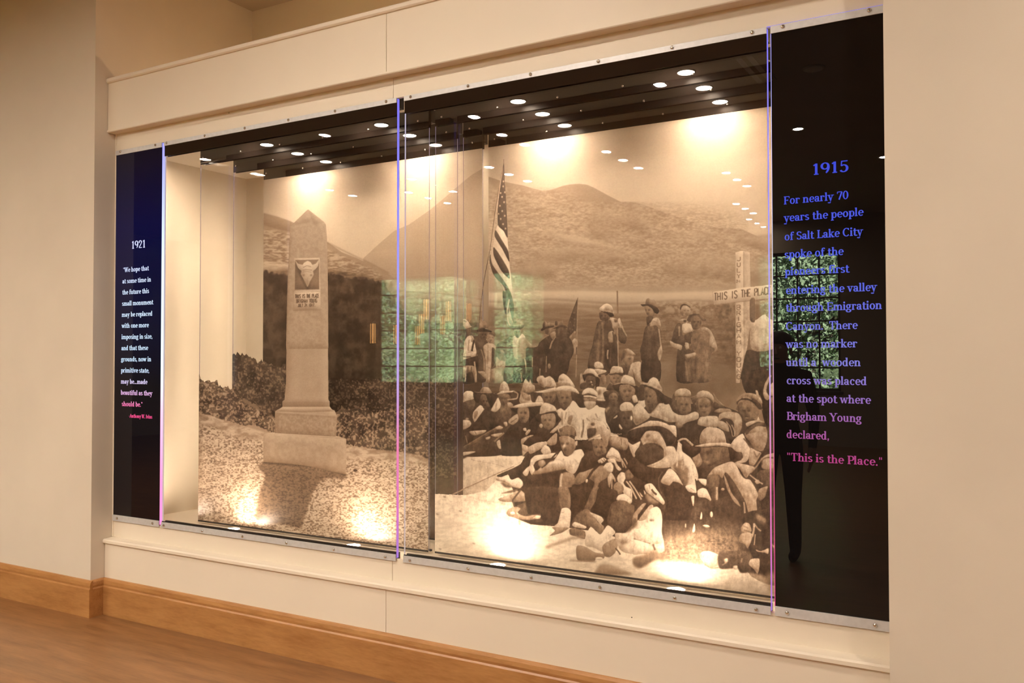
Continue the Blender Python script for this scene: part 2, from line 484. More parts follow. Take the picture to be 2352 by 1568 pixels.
SANS = {'T': '0 6 4 6|2 6 2 0', 'H': '0 0 0 6|4 0 4 6|0 3 4 3', 'I': '2 0 2 6', 'S': '4 5 3 6 1 6 0 5 0 4 4 2 4 1 3 0 1 0 0 1', 'E': '4 6 0 6 0 0 4 0|0 3 3 3',
        'P': '0 0 0 6 3 6 4 5 4 4 3 3 0 3', 'L': '0 6 0 0 4 0', 'A': '0 0 2 6 4 0|1 2 3 2', 'C': '4 5 3 6 1 6 0 5 0 1 1 0 3 0 4 1', 'B': '0 0 0 6 3 6 4 5 3 3 0 3|3 3 4 1.5 3 0 0 0',
        'R': '0 0 0 6 3 6 4 5 3 3 0 3|2 3 4 0', 'G': '4 5 3 6 1 6 0 5 0 1 1 0 3 0 4 1 4 3 2 3', 'M': '0 0 0 6 2 3 4 6 4 0', 'Y': '0 6 2 3 4 6|2 3 2 0', 'O': '1 0 0 1 0 5 1 6 3 6 4 5 4 1 3 0 1 0',
        'U': '0 6 0 1 1 0 3 0 4 1 4 6', 'N': '0 0 0 6 4 0 4 6', 'J': '4 6 4 1 3 0 1 0 0 1', '2': '0 5 1 6 3 6 4 5 4 4 0 0 4 0', '4': '3 0 3 6 0 2 4 2', '1': '1 5 2 6 2 0',
        '8': '1 3 0 4 0 5 1 6 3 6 4 5 4 4 3 3 1 3 0 2 0 1 1 0 3 0 4 1 4 2 3 3', '7': '0 6 4 6 1.5 0', '.': '2 0 2 0.8'}
def letters(txt, x, y, x2, y2, h, t, w, k=0.72):
    """block capitals along the baseline (x,y)-(x2,y2)"""
    n = len(txt); adv = (x2 - x) / n
    for i, c in enumerate(txt):
        if c not in SANS: continue
        bx, by = x + adv * i, y + (y2 - y) * i / n
        for pl in SANS[c].split('|'):
            v = [float(q) for q in pl.split()]
            st(t, w, [(bx + v[j] / 4 * adv * k, by + (y2 - y) / n * v[j] / 4 - v[j + 1] / 6 * h) for j in range(0, len(v), 2)], sm=0)

# ---- far sheet, left half: sky, hillside, dark grove
FOLD = vnoise(CH, CW, 7, 26, 61, 3); CLOTH = vnoise(CH, CW, 14, 14, 62, 4); FINE = vnoise(CH, CW, 4, 4, 63, 2)
WR1 = vnoise(CH, CW, 22, 46, 64, 2); WR2 = vnoise(CH, CW, 26, 40, 65, 2)
YY = (UY0 + np.arange(CH) / SS)[:, None].astype(np.float32); XX = (UX0 + np.arange(CW) / SS)[None, :].astype(np.float32)
L('4L'); o(0, 0, 1)
f(0.95, '420 220 1180 220 1180 1420 420 1420', sm=0, sh=0, n=0.015)
f(0.78, '835 592 870 560 905 530 940 515 990 480 1020 455 1055 425 1083 402 1105 389 1130 375 1130 760 835 760', sm=0, sh=0.02, n=0.01, g=(0.74, 'v'))
f(0.66, '580 480 602 487 640 497 668 507 720 530 750 553 785 578 820 592 860 612 895 630 960 690 960 780 580 780', sm=0, n=0.03, sh=0)
speck('580 520 602 524 668 535 760 575 850 615 895 650 895 680 580 680', 0.50, 0.88, 10, 3, 21, al=0.8, soft=3, solid=False)
f(0.55, '602 487 640 497 668 508 668 532 620 520 602 512', soft=2, al=0.5)
f(0.60, '600 588 640 592 636 596 600 592', soft=1.5, al=0.7)
f(0.84, '600 600 670 606 760 615 700 622 600 622', soft=3, al=0.7)
st(0.5, 3, '752 556 800 580 850 604 893 627', soft=1.5, al=0.6)
f(0.66, '880 640 960 665 1040 680 1130 690 1130 760 880 760', soft=8)
for i in range(9):
    st(0.80 if i % 2 else 0.5, 2.4, [(905 + 9 * i, 668 + 7 * i), (990, 672 + 8 * i), (1060, 680 + 7 * i + (i % 3) * 3), (1125, 690 + 7 * i)], soft=1.2, al=0.55)
f(0.24, rag('590 632 605 622 640 627 665 630 760 628 800 634 850 640 885 652', 5, 4, 3) + [(900, 690), (950, 735), (1020, 742), (1130, 740), (1130, 1420), (590, 1420)], sm=0, sh=0, n=0.05, soft=1)
speck('596 632 900 650 905 900 596 900', 0.10, 0.40, 18, 22, 33, al=0.6, octs=5, soft=4)
f(0.34, '880 690 1130 745 1130 900 880 900', soft=16, al=0.6)
f(0.30, '900 850 1130 850 1130 1420 900 1420', soft=14, al=0.8, n=0.03)
# ---- far sheet, right half: sky and mountains
L('4R'); o(0, 0, 1)
f(0.95, '1080 220 1960 220 1960 1420 1080 1420', sm=0, sh=0, n=0.015)
o(1040, 340, 3.095)
f(0.70, '200 190 265 205 350 235 430 252 500 265 580 290 640 305 690 300 740 285 780 270 830 260 900 254 960 262 1010 285 1060 312 1120 345 1200 385 1300 390 1360 405 1480 450 1650 510 1800 555 1900 574 1960 568 2060 582 2120 610 2180 635 2300 640 2352 640 2352 1500 200 1500', sm=0, sh=0, n=0.02)
f(0.77, '200 260 300 290 400 380 520 450 620 460 780 415 900 395 1010 392 1080 400 1200 390 1300 395 1480 455 1700 530 2050 640 2352 660 2352 1500 200 1500', soft=2, sh=0, n=0.03)
for i, (a, b, c, d) in enumerate([(250, 320, 900, 690), (400, 420, 1500, 640), (700, 420, 2000, 640), (250, 640, 1300, 900), (900, 640, 2250, 900), (400, 760, 2000, 960)]):
    rg = [(a, b), ((a + c) / 2, b - 30), (c, b + 40), (c + 60, d), ((a + c) / 2, d + 20), (a, d)]
    speck(rg, 0.60, 0.92, (30, 22, 26, 34, 26, 36)[i], (12, 9, 10, 11, 10, 9)[i], 50 + i, al=0.35, soft=12, octs=4)
    speck(rg, 0.46, 0.98, 6, 2.4, 80 + i, al=0.30, soft=14, octs=3)
f(0.66, '960 480 1100 420 1180 460 1300 430 1400 520 1380 600 1200 560 1080 640 1000 620', soft=8, al=0.55, n=0.08)
f(0.67, '640 730 760 690 900 700 1060 720 1180 740 1250 800 1150 820 900 800 760 830 560 900 430 960 420 900', soft=6, al=0.6, n=0.08)
f(0.88, '640 560 800 620 960 650 1150 700 1300 760 1420 800 1330 790 1150 730 980 700 800 660', soft=4, al=0.7)
f(0.70, '420 860 620 810 760 840 740 900 600 940 430 950', soft=6, al=0.7, n=0.1)
f(0.68, '1480 850 1700 780 1900 770 2100 760 2200 840 2200 960 1900 930 1600 920', soft=8, al=0.6, n=0.1)
f(0.66, '2000 650 2352 640 2352 760 2180 720', soft=6, al=0.6)
o(0, 0, 1)
f(0.86, '1080 675 1300 668 1500 672 1700 668 1800 670 1800 700 1500 712 1300 704 1080 712', soft=3, n=0.03)
for (y, t) in ((690, 0.66), (696, 0.9), (702, 0.68), (712, 0.86)):
    st(t, 4, [(1090, y), (1180, y + 4), (1260, y - 3), (1340, y + 2), (1440, y + 8), (1560, y), (1680, y + 3), (1790, y)], soft=1.8, al=0.7)
f(0.56, '1080 725 1180 712 1290 704 1380 722 1480 726 1600 712 1700 705 1960 705 1960 1000 1080 1000', soft=3, sh=0, n=0.06)
speck('1500 700 1690 705 1690 800 1640 830 1520 790', 0.40, 0.80, 7, 5, 71, al=0.7, soft=5)
speck('1640 700 1695 704 1695 820 1660 830', 0.3, 0.62, 8, 10, 72, al=0.7, soft=5)
speck('1080 740 1640 720 1640 900 1080 900', 0.42, 0.66, 30, 5, 73, al=0.5, soft=8)
f(0.68, '1330 840 1700 850 1700 1000 1330 1000', soft=8, al=0.7, n=0.08)
f(0.50, '1560 800 1660 830 1700 900 1540 900', soft=10, al=0.4)
st(0.36, 3, '1418 668 1419 720', al=0.8)
# ---- middle sheet, left half: bushes
L('3L'); o(0, 0, 1)
top3 = rag('530 815 545 810 556 812 572 816 582 822 592 830 600 824 606 830 614 832 632 842 650 838 668 830 690 850 760 868 830 872 900 866 980 868 1070 872', 4.5, 3.2, 9)
f(0.22, top3 + [(1070, 1420), (530, 1420)], sm=0, sh=0, n=0.04)
speck([(530, 812), (600, 822), (650, 836), (760, 866), (1070, 872), (1070, 1000), (530, 1000)], 0.04, 0.46, 16, 16, 91, al=0.9, octs=5, soft=1.5, solid=False)
speck('740 880 1075 876 1075 1150 740 1100', 0.05, 0.42, 16, 16, 92, al=0.7, octs=5, soft=3, solid=False)
f(0.16, '940 990 1075 990 1075 1420 940 1420', soft=20, al=0.5)
speck([(530, 812), (600, 822), (650, 836), (760, 866), (1070, 872), (1070, 1100), (530, 1000)], 0.10, 0.62, 3.4, 3.4, 191, al=0.45, octs=3, thr=0.74, soft=1, solid=False)
# ---- near sheet, left half: stony ground, low bushes and the monument
L('2L'); o(440, 780, 3.136)
bush_l = rag('20 240 55 250 70 275 90 300 130 292 185 290 196 325 230 340 262 336 300 352 345 420 400 430 470 470 520 520 600 560', 11, 9, 4)
f(0.30, bush_l + [(620, 720), (20, 720)], sm=0, sh=0, n=0.05)
speck([(20, 250), (190, 300), (300, 360), (380, 450), (600, 570), (620, 700), (20, 700)], 0.08, 0.54, 14, 14, 101, al=0.92, octs=5, soft=1, solid=False)
bush_r = rag('1030 520 1080 480 1150 500 1230 470 1300 520 1400 500 1480 470 1560 480 1640 500 1730 490', 14, 10, 5)
f(0.24, bush_r + [(1730, 1000), (1030, 900)], sm=0, sh=0, n=0.05)
speck([(1030, 530), (1230, 490), (1480, 480), (1730, 500), (1730, 900), (1030, 880)], 0.04, 0.46, 15, 17, 102, al=0.92, octs=5, soft=1, solid=False)
speck([(20, 250), (190, 300), (300, 360), (380, 450), (600, 570), (620, 700), (20, 700)], 0.14, 0.80, 3.4, 3.4, 201, al=0.5, octs=3, thr=0.66, soft=1, solid=False)
speck([(1030, 530), (1230, 490), (1480, 480), (1730, 500), (1730, 900), (1030, 880)], 0.12, 0.76, 3.4, 3.8, 202, al=0.5, octs=3, thr=0.68, soft=1, solid=False)
gr = rag('0 560 60 565 180 575 300 590 380 612 460 610 520 640 600 670 1040 690 1115 755 1240 770 1330 790 1450 815 1560 845 1640 850 1760 875', 7, 9, 6)
f(0.62, gr + [(1760, 1620), (0, 1620)], sm=0, sh=0, n=0.05)
speck([(0, 575), (300, 600), (600, 680), (1115, 765), (1760, 890), (1760, 1620), (0, 1620)], 0.50, 0.80, 16, 7, 103, al=0.8, octs=3, soft=1, solid=False)
speck([(0, 640), (300, 690), (600, 740), (1115, 850), (1760, 930), (1760, 1620), (0, 1620)], 0.20, 0.90, 3.4, 1.9, 104, al=0.6, octs=3, soft=6, thr=0.33, solid=False)
speck([(0, 620), (70, 700), (60, 1300), (0, 1300)], 0.3, 0.5, 6, 6, 105, al=0.6, soft=10, solid=False)
for i in range(90):
    x, y = random.uniform(20, 1680), random.uniform(720, 1500)
    if 500 < x < 1115 and y < 960: continue
    k = 4 + (y - 700) / 800 * 12
    el(0.1, x, y, k * random.uniform(0.6, 1.6), k * 0.45, al=0.6, soft=0.5, sh=0, n=0, solid=False)
    el(0.95, x - k * 0.6, y - k * 0.5, k * 0.9, k * 0.4, al=0.5, soft=0.5, sh=0, n=0, solid=False)
# the monument's shadow in the print
f(0.17, '515 880 660 890 800 905 960 935 1110 965 1095 1000 1020 992 940 1000 900 1050 868 1090 850 1160 830 1220 805 1290 790 1350 720 1340 640 1320 540 1320 460 1280 470 1180 490 1080 530 980 475 915', al=0.62, soft=2.2, n=0.1, solid=False)
st(0.12, 14, '515 880 700 893 900 915 1110 970', al=0.8, soft=1.5)
el(0.1, 1178, 938, 14, 10)
# monument
f(0.70, '515 668 600 664 1040 690 1115 710 1100 716 560 690', sm=0)
f(0.63, '516 672 1113 713 1109 968 1000 945 820 905 640 885 514 876', sm=0, n=0.03)
speck('516 680 1113 716 1109 965 800 900 514 874', 0.55, 0.70, 8, 8, 111, al=0.35, sm=0, solid=False)
st(0.35, 6, '516 870 800 902 1109 962', soft=1, al=0.5)
f(0.62, '600 510 640 488 655 478 990 468 1000 492 1030 508 1045 545 1040 695 598 668', sm=0, n=0.03)
speck('604 520 1040 540 1036 690 604 664', 0.48, 0.66, 4, 4, 112, al=0.5, sm=0, solid=False)
st(0.74, 7, '606 516 800 530 1035 545', soft=0.8)
st(0.45, 5, '606 527 800 541 1038 556', soft=1.2, al=0.6)
f(0.69, '628 497 655 478 990 470 1006 494 1030 512 800 520 606 512', sm=0, n=0.02)
f(0.66, '653 440 668 428 680 300 684 0 700 -400 980 -400 983 0 985 430 994 440 994 480 655 480', sm=0, n=0.03)
st(0.5, 4, '656 452 800 446 992 452', al=0.5, soft=0.8)
o(440, 400, 3.92)
f(0.655, '890 465 1050 312 1060 318 1200 430 1215 520 1222 800 1226 1150 1228 1568 852 1568 860 1200 870 900 884 600', sm=0, n=0.035, sh=0.02)
f(0.70, '890 465 1052 314 1085 350 1100 400 1060 430 960 450', soft=2, al=0.7, sm=0)
f(0.60, '1060 320 1200 430 1180 440 1100 450 1080 400', soft=2, al=0.5, sm=0)
speck('892 480 1200 440 1224 900 1226 1568 852 1568 870 900', 0.58, 0.72, 6, 6, 113, al=0.4, sm=0, solid=False)
st(0.80, 7, '1206 440 1216 560 1224 800 1228 1560', soft=0.6, al=0.7)
st(0.45, 8, '886 600 872 900 862 1200 853 1560', soft=1.2, al=0.4)
f(0.74, '925 752 1155 748 1165 1215 915 1222', sm=0)
f(0.40, '935 768 1148 764 1150 1032 930 1036', sm=0, n=0.02, g=(0.5, 'v'))
f(0.22, '935 775 960 800 1010 850 1015 960 1045 1015 1090 930 1110 870 1148 790 1140 830 1100 900 1060 1020 1035 1025 985 930 960 870', al=0.6, soft=2)
f(0.80, '935 770 960 800 1000 810 1012 795 1045 776 1075 790 1088 810 1120 800 1148 764 1140 820 1118 850 1095 868 1100 900 1082 935 1065 965 1045 1010 1022 965 1000 925 984 895 990 865 960 840')
st(0.45, 5, '1005 835 1040 820 1078 830', al=0.8); st(0.45, 5, '1000 860 1040 856 1085 860', al=0.8); st(0.5, 5, '1005 875 1040 872 1080 877', al=0.7); st(0.55, 5, '1045 930 1045 1000', al=0.6)
el(0.5, 1010, 905, 10, 8, soft=1); el(0.5, 1078, 905, 10, 8, soft=1)
f(0.78, '925 1050 1158 1046 1160 1212 918 1216', sm=0)
st(0.5, 4, '928 1058 1155 1053', al=0.7)
letters('THIS IS THE PLACE', 934, 1112, 1150, 1106, 33, 0.22, 5.5, 0.74)
letters('BRIGHAM YOUNG', 945, 1154, 1132, 1150, 33, 0.22, 5.5, 0.74)
letters('JULY 24 1847.', 957, 1190, 1118, 1187, 28, 0.22, 5, 0.74)
st(0.5, 6, '915 1222 1165 1217', soft=1, al=0.7)
# ---- middle sheet, right half: standing people, flag, cross, back rows
L('3R'); o(1040, 680)
# cowhand with folded arms
f(0.13, '165 560 240 590 480 1060 470 1290 440 1568 160 1568', sh=0)
f(0.13, '165 520 200 530 240 590 325 590 320 690 280 760 230 820 165 800')
f(0.30, '255 600 325 592 318 690 280 740 262 700', soft=0.6)
f(0.84, '168 430 230 418 290 470 330 540 348 560 240 590 178 520'); el(0.35, 225, 455, 35, 14, 25, soft=1)
f(0.86, '270 740 330 720 380 760 400 850 440 930 480 1000 470 1050 300 1100 170 1100 165 1060 200 1030 205 850')
f(0.66, '320 720 370 730 390 790 370 850 340 830 345 770'); st(0.15, 32, '395 800 370 900 350 1010'); st(0.45, 14, '300 800 280 1000', soft=0.6)
f(0.80, '165 1080 300 1042 450 1008 482 1040 460 1090 300 1130 190 1165 165 1150'); st(0.2, 16, '170 1105 240 1115 330 1108')
f(0.74, '165 1122 260 1130 270 1160 180 1180'); f(0.13, '170 1180 460 1100 480 1250 440 1290 180 1290')
f(0.56, '170 1290 300 1270 400 1290 440 1400 440 1568 400 1568 370 1420 310 1390 250 1430 210 1500 165 1460')
f(0.12, '240 1480 300 1400 360 1400 395 1568 245 1568'); st(0.25, 16, '280 1290 270 1420'); st(0.25, 16, '345 1290 335 1400')
st(0.70, 22, '240 1440 222 1568'); st(0.75, 26, '395 1200 420 1400 420 1568')
# man with dark wide hat
f(0.24, '420 800 500 740 620 800 650 870 600 1000 580 1200 600 1400 600 1568 450 1568 470 1200 400 850')
f(0.33, '500 645 640 650 640 740 600 800 540 810 500 740'); f(0.55, '490 580 500 480 560 445 620 480 640 585')
f(0.12, '440 620 520 585 620 600 720 640 700 662 580 650 450 655'); feat(575, 715, 60, 80, 0.33)
f(0.62, '460 1380 580 1380 610 1460 600 1520 560 1480 470 1400'); st(0.65, 16, '520 980 570 1150 580 1380')
# child in pale clothes
f(0.72, '560 930 640 860 760 880 790 960 780 1050 720 1080 700 1300 690 1568 620 1568 600 1320 590 1100')
f(0.58, '640 700 700 670 770 720 770 800 720 860 650 840 620 760'); feat(705, 765, 65, 85, 0.58); f(0.3, '640 700 700 660 775 710 770 740 690 700', soft=1)
f(0.26, '720 950 790 1000 790 1200 720 1300'); st(0.45, 14, '650 900 640 1250', soft=0.8)
# dark shape behind, pale figure in front of it
f(0.24, '800 900 950 800 1090 720 1130 900 1130 1568 930 1568 960 1250 980 1160 940 1080 860 1060 850 1200 790 1200')
f(0.60, '800 1110 870 1180 960 1200 960 1300 900 1400 930 1568 690 1568 700 1350 790 1300'); f(0.55, '870 980 930 1000 950 1050 890 1060', soft=1)
# man in pale jacket
f(0.11, '1130 1150 1345 1110 1380 1300 1400 1568 1105 1568 1130 1300')
f(0.84, '1100 760 1150 720 1260 680 1330 740 1360 900 1345 1130 1180 1160 1130 1120 1105 1000'); f(0.62, '1210 800 1340 770 1362 900 1342 1128 1190 1140')
f(0.35, '1110 600 1280 600 1270 690 1220 745 1190 765 1150 730'); feat(1190, 660, 75, 85, 0.35); f(0.22, '1150 720 1230 710 1200 770 1180 760', soft=1)
f(0.50, '1080 500 1110 440 1180 410 1260 420 1290 500 1280 530 1090 530'); el(0.3, 1140, 475, 40, 20, soft=1)
f(0.26, '1020 530 1100 530 1290 530 1322 510 1300 570 1240 610 1100 605 1050 580'); st(0.62, 12, '1030 530 1150 536 1310 515')
f(0.34, '1150 1180 1280 1150 1260 1250 1200 1290 1150 1250', soft=1); st(0.7, 26, '1320 1150 1345 1280 1360 1390'); st(0.6, 20, '1250 1400 1270 1568')
# two men in long dark coats
f(0.60, '1330 780 1480 900 1600 880 1560 940 1400 960 1345 900', soft=1)
f(0.13, '1590 850 1700 760 1790 720 1830 800 1800 1000 1760 1080 1760 1568 1380 1568 1350 1250 1345 960 1450 950 1560 920')
f(0.42, '1690 600 1810 560 1880 600 1870 660 1780 720 1700 690'); f(0.22, '1700 620 1760 600 1760 680 1710 690', soft=1)
f(0.52, '1660 590 1650 520 1690 450 1740 500 1780 480 1850 500 1870 540 1800 550 1700 570'); f(0.2, '1660 590 1652 520 1690 452 1700 540', soft=1)
f(0.14, '1615 620 1650 580 1760 550 1862 540 1850 570 1720 600 1640 640')
f(0.15, '1880 730 2000 720 2140 760 2200 860 2225 1000 2205 1080 2150 1200 2130 1330 2080 1450 1990 1568 1500 1568 1740 1100 1780 950 1830 800', n=0.02)
f(0.26, '1890 600 2060 570 2110 640 2090 740 1980 770 1900 740'); f(0.34, '1895 615 1960 600 1960 690 1905 700', soft=1)
f(0.47, '1880 540 1890 450 1960 470 2020 440 2032 520 2000 545'); f(0.2, '1880 530 1890 455 1930 470 1920 530', soft=1)
f(0.2, '1840 590 1990 530 2080 540 2105 590 2000 570 1870 602')
st(0.62, 26, '1890 740 1820 850 1780 970'); f(0.60, '1790 690 1870 650 1895 700 1820 780'); st(0.5, 16, '1720 1100 1715 1250 1712 1400')
st(0.52, 22, '1460 1120 1462 1300'); st(0.65, 16, '1602 1330 1590 1568'); el(0.5, 1770, 1285, 28, 48); f(0.3, '1600 1150 1660 1120 1640 1260 1590 1260', soft=1.5)
# furled flag on its staff
f(0.24, '2290 40 2300 60 2282 300 2265 640 2130 770 2090 740 2110 540 2180 320'); st(0.72, 14, '2302 20 2290 500 2262 1500')
f(0.62, '2140 750 2240 640 2252 690 2160 775')
for x, y in ((2230, 310), (2190, 400), (2235, 425), (2160, 480), (2225, 540), (2150, 600), (2200, 620), (2120, 680)): el(0.5, x, y, 12, 12, soft=0.6)
f(0.64, '2190 830 2250 770 2302 850 2290 930 2240 1060 2210 1100 2232 960'); st(0.2, 16, '2270 940 2275 1080')
# saluting man with staff
o(1320, 680)
f(0.20, '420 490 500 450 660 440 700 520 720 640 780 760 790 900 790 1290 700 1400 500 1450 440 1320 240 1330 270 1080 330 880 360 700 390 590')
f(0.26, '420 500 470 480 480 1300 250 1310 280 1080 340 880 360 700', soft=1, n=0.03)
f(0.30, '455 300 560 290 650 340 640 420 560 455 480 440 455 390'); feat(545, 370, 75, 70, 0.3, -0.15)
f(0.12, '460 275 600 290 700 320 722 370 650 385 590 320')
f(0.88, '450 225 540 150 610 138 680 180 715 260 725 325 640 295 540 270 460 262'); f(0.66, '540 250 600 170 690 200 715 290 640 270', soft=1.2)
st(0.42, 40, '510 480 520 900 500 1280', soft=1); st(0.40, 32, '420 800 400 1200', soft=1); st(0.44, 24, '450 660 430 1200', soft=0.8); st(0.12, 20, '555 900 570 1280')
f(0.78, '650 400 720 400 790 420 830 398 855 500 862 600 830 560 790 480 770 560 700 600 680 500'); f(0.45, '720 420 780 430 780 480 730 480', soft=1)
f(0.24, '790 590 862 590 930 680 960 780 930 872 850 862 800 800'); st(0.74, 24, '852 480 892 620 960 740')
f(0.66, '620 680 680 640 740 680 700 760 700 850 640 850 610 760'); st(0.2, 18, '700 660 715 760'); f(0.14, '560 900 780 880 785 1290 720 1335 600 1310')
st(0.72, 26, '612 990 600 1080 605 1160'); st(0.3, 22, '660 960 650 1250', soft=0.8)
o(0, 0, 1); st(0.48, 2.2, '1418.5 680 1418 740'); st(0.66, 2.6, '1418 740 1419 790 1420 842')
# boy in a cap at the back
o(1320, 680)
f(0.74, '1040 1240 1100 1215 1200 1205 1240 1300 1250 1568 1150 1568 1090 1460 960 1450'); f(0.23, '850 1270 1020 1260 970 1440 900 1450 850 1360'); st(0.4, 20, '1050 1350 1080 1420 1100 1560', soft=0.8)
f(0.5, '890 1130 1000 1090 1085 1110 1075 1200 1010 1275 930 1260 880 1190'); f(0.66, '1040 1120 1082 1115 1072 1200 1050 1190', soft=0.6); el(0.3, 1010, 1150, 30, 12, soft=1)
f(0.58, '870 1060 900 990 980 958 1050 1000 1125 1080 1070 1102 980 1092 900 1135 855 1195 848 1130'); f(0.78, '960 972 1040 1000 1112 1082 1000 1062'); f(0.3, '870 1070 900 1000 950 1000 930 1110 860 1180', soft=1.5)
# tall man in a dark jacket
f(0.12, '1240 1180 1565 1175 1560 1568 1235 1568', sh=0.02)
f(0.21, '1330 540 1420 510 1530 570 1565 720 1575 900 1545 1190 1240 1195 1210 1080 1200 980 1240 850 1280 620', n=0.03); f(0.30, '1330 560 1420 540 1480 620 1400 800 1300 900 1290 700', soft=2, al=0.6)
f(0.48, '1280 190 1360 170 1440 220 1475 310 1440 385 1380 390 1320 330'); feat(1355, 270, 75, 95, 0.48, -0.2)
f(0.18, '1320 385 1400 365 1445 400 1400 480 1330 545 1318 460'); f(0.74, '1430 430 1500 388 1562 430 1592 560 1530 545 1450 545 1380 555'); st(0.5, 16, '1450 460 1520 500', soft=0.8)
f(0.55, '1298 155 1318 60 1370 42 1400 70 1462 68 1505 150 1535 225 1450 200 1360 152'); f(0.4, '1310 150 1320 70 1360 50 1375 140', soft=1.2)
f(0.14, '1213 150 1300 150 1400 158 1520 218 1556 270 1530 324 1470 314 1420 232 1340 182 1250 192')
st(0.74, 22, '1545 600 1570 800 1592 960'); f(0.74, '1590 900 1614 1040 1560 1195 1518 1060'); st(0.1, 14, '1400 1200 1410 1560', soft=0.8); st(0.32, 12, '1400 900 1380 1150', soft=1)
# two women by the cross
o(1500, 680)
f(0.19, '450 980 560 900 600 960 620 1100 790 1568 436 1568', n=0.03); f(0.26, '390 600 450 500 530 520 540 700 560 720 720 655 770 760 730 870 600 880 520 970 350 865 338 800')
f(0.66, '500 230 560 180 640 185 690 260 690 330 640 370 560 380 505 330'); f(0.5, '500 260 560 260 560 370 505 330', soft=1.5); feat(600, 280, 80, 95, 0.64, 0.2)
f(0.2, '492 230 515 165 570 142 625 160 690 205 680 215 600 172 540 190 505 260'); f(0.70, '455 460 560 415 650 450 620 505 540 475'); el(0.25, 590, 460, 30, 22); st(0.68, 26, '480 560 480 740')
f(0.90, '540 520 650 500 722 550 722 640 600 685 540 655'); f(0.74, '305 820 400 870 532 910 512 1000 440 965 335 925'); f(0.78, '588 860 650 870 662 960 598 972')
f(0.42, '740 640 830 600 880 590 930 570 1000 590 1060 640 1130 780 1172 960 1160 1010 1060 1080 1052 1568 610 1568 600 1230 580 1080 700 1000 690 800', n=0.03)
f(0.75, '880 600 930 568 1000 588 1062 640 1132 780 1182 960 1160 1022 1060 1075 1130 990 1030 930 1050 720 990 645'); st(0.3, 26, '1040 930 1130 985', soft=1)
f(0.38, '700 400 790 330 880 390 890 500 850 600 740 620 700 520'); feat(795, 490, 80, 105, 0.4); f(0.36, '620 440 660 360 740 322 830 328 920 368 975 440 960 460 900 455 850 390 780 350 720 390 690 475 655 482'); f(0.24, '640 420 700 350 800 330 860 345 720 370 680 470', soft=1)
f(0.25, '590 990 700 980 765 1040 600 1080'); f(0.74, '590 1080 680 1060 770 1040 785 1090 650 1142 600 1112'); st(0.30, 42, '800 1100 785 1300 790 1568', soft=2); st(0.54, 60, '950 1050 980 1300 960 1568', soft=3); st(0.26, 40, '690 1150 720 1568', soft=2); st(0.55, 12, '710 760 712 900'); st(0.55, 22, '590 1200 640 1568', soft=1)
# the wooden cross
o(0, 0, 1)
f(0.90, '1689 580 1704 576 1723 580 1725 735 1716 800 1700 862 1700 880 1690 880', sm=0, sh=0, n=0.01); f(0.78, '1707 578 1723 580 1725 735 1716 800 1708 840', sm=0, sh=0, n=0.01)
f(0.90, '1636 671 1700 662 1775 654 1777 686 1700 694 1640 702', sm=0, sh=0, n=0.01); st(0.62, 1.5, '1640 701 1700 694 1776 686')
letters('THIS IS THE PLACE', 1641, 691, 1772, 676, 16.5, 0.30, 2.3, 0.74)
for i, c in enumerate('JULY'): letters(c, 1693.5, 600 + 13.2 * i, 1702.5, 599.6 + 13.2 * i, 9, 0.38, 1.7, 0.8)
letters('24', 1691, 650, 1702, 649.5, 5.5, 0.4, 1.4)
for i, c in enumerate('BRIGHAM YOUNG'): letters(c, 1692.5, 711.5 + 13.3 * i, 1702.5, 711 + 13.3 * i, 9.5, 0.36, 1.8, 0.85)
# man seen from behind: pale shirt, dark trousers
o(1500, 680)
f(0.86, '1790 470 1900 440 2000 360 2060 345 2140 420 2210 450 2300 560 2352 600 2352 1050 2180 1000 2060 1020 1880 1015 1790 930 1775 600', n=0.03); f(0.34, '1782 80 1870 60 1872 470 1782 445'); st(0.55, 20, '2080 600 2060 950', soft=2)
f(0.12, '1720 1005 1800 990 1900 1022 2060 1022 2170 990 2352 1010 2352 1568 1640 1568 1650 1300 1680 1130', sh=0.02, n=0.02)
o(1500, 860); f(0.12, '1650 0 2352 0 2352 1568 2000 1500 2060 1400 2090 1100 2000 700 2000 500 1940 380 1700 340', sh=0.02, n=0.02)
f(0.74, '2130 40 2172 30 2100 200 2080 320 2150 430 2100 482 2040 440 2020 330 2050 180'); f(0.78, '2150 200 2260 120 2352 110 2352 380 2200 405 2145 370'); f(0.5, '2160 440 2352 400 2352 950 2250 900 2190 700', n=0.04)
# -- back rows of the seated crowd
f(0.17, '-3600 420 -3300 300 -2900 330 -2500 300 -2000 340 -1500 300 -1000 330 -600 290 -200 300 100 330 400 470 800 560 1250 560 1600 700 2000 900 2352 1100 2352 1568 2000 2500 -3000 2600 -3520 2300 -3700 2000', sm=0, sh=0, n=0.04)
o(1040, 850)
f(0.88, '160 1640 700 1560 900 1500 1250 1560 1500 1750 1560 2352 160 2352', soft=1, n=0.02)
f(0.17, '160 1180 700 1050 1240 1060 1350 1600 1240 1500 1050 1470 950 1540 700 1580 160 1560', n=0.05)
f(0.30, '180 590 400 530 395 680 330 745 260 745 190 690'); f(0.15, '150 600 250 600 280 760 330 900 300 1080 160 1000 150 800')
f(0.90, '190 540 195 420 250 380 330 375 392 430 412 510 330 540 250 560 168 597'); f(0.75, '200 500 215 420 260 400 250 530', soft=1)
f(0.74, '170 920 300 918 337 980 300 1040 180 1085')
f(0.86, '380 760 500 640 582 700 522 790 400 950 362 860'); f(0.5, '380 790 440 740 460 800 400 900', soft=1)
f(0.16, '330 1090 420 940 575 720 640 690 830 750 882 850 862 1000 782 1060 600 1130 400 1182')
f(0.33, '500 440 620 430 692 520 692 650 612 715 550 680'); feat(595, 580, 80, 110, 0.33)
f(0.12, '385 400 700 410 785 520 745 640 700 690 640 560 600 450 520 450 470 600 400 560')
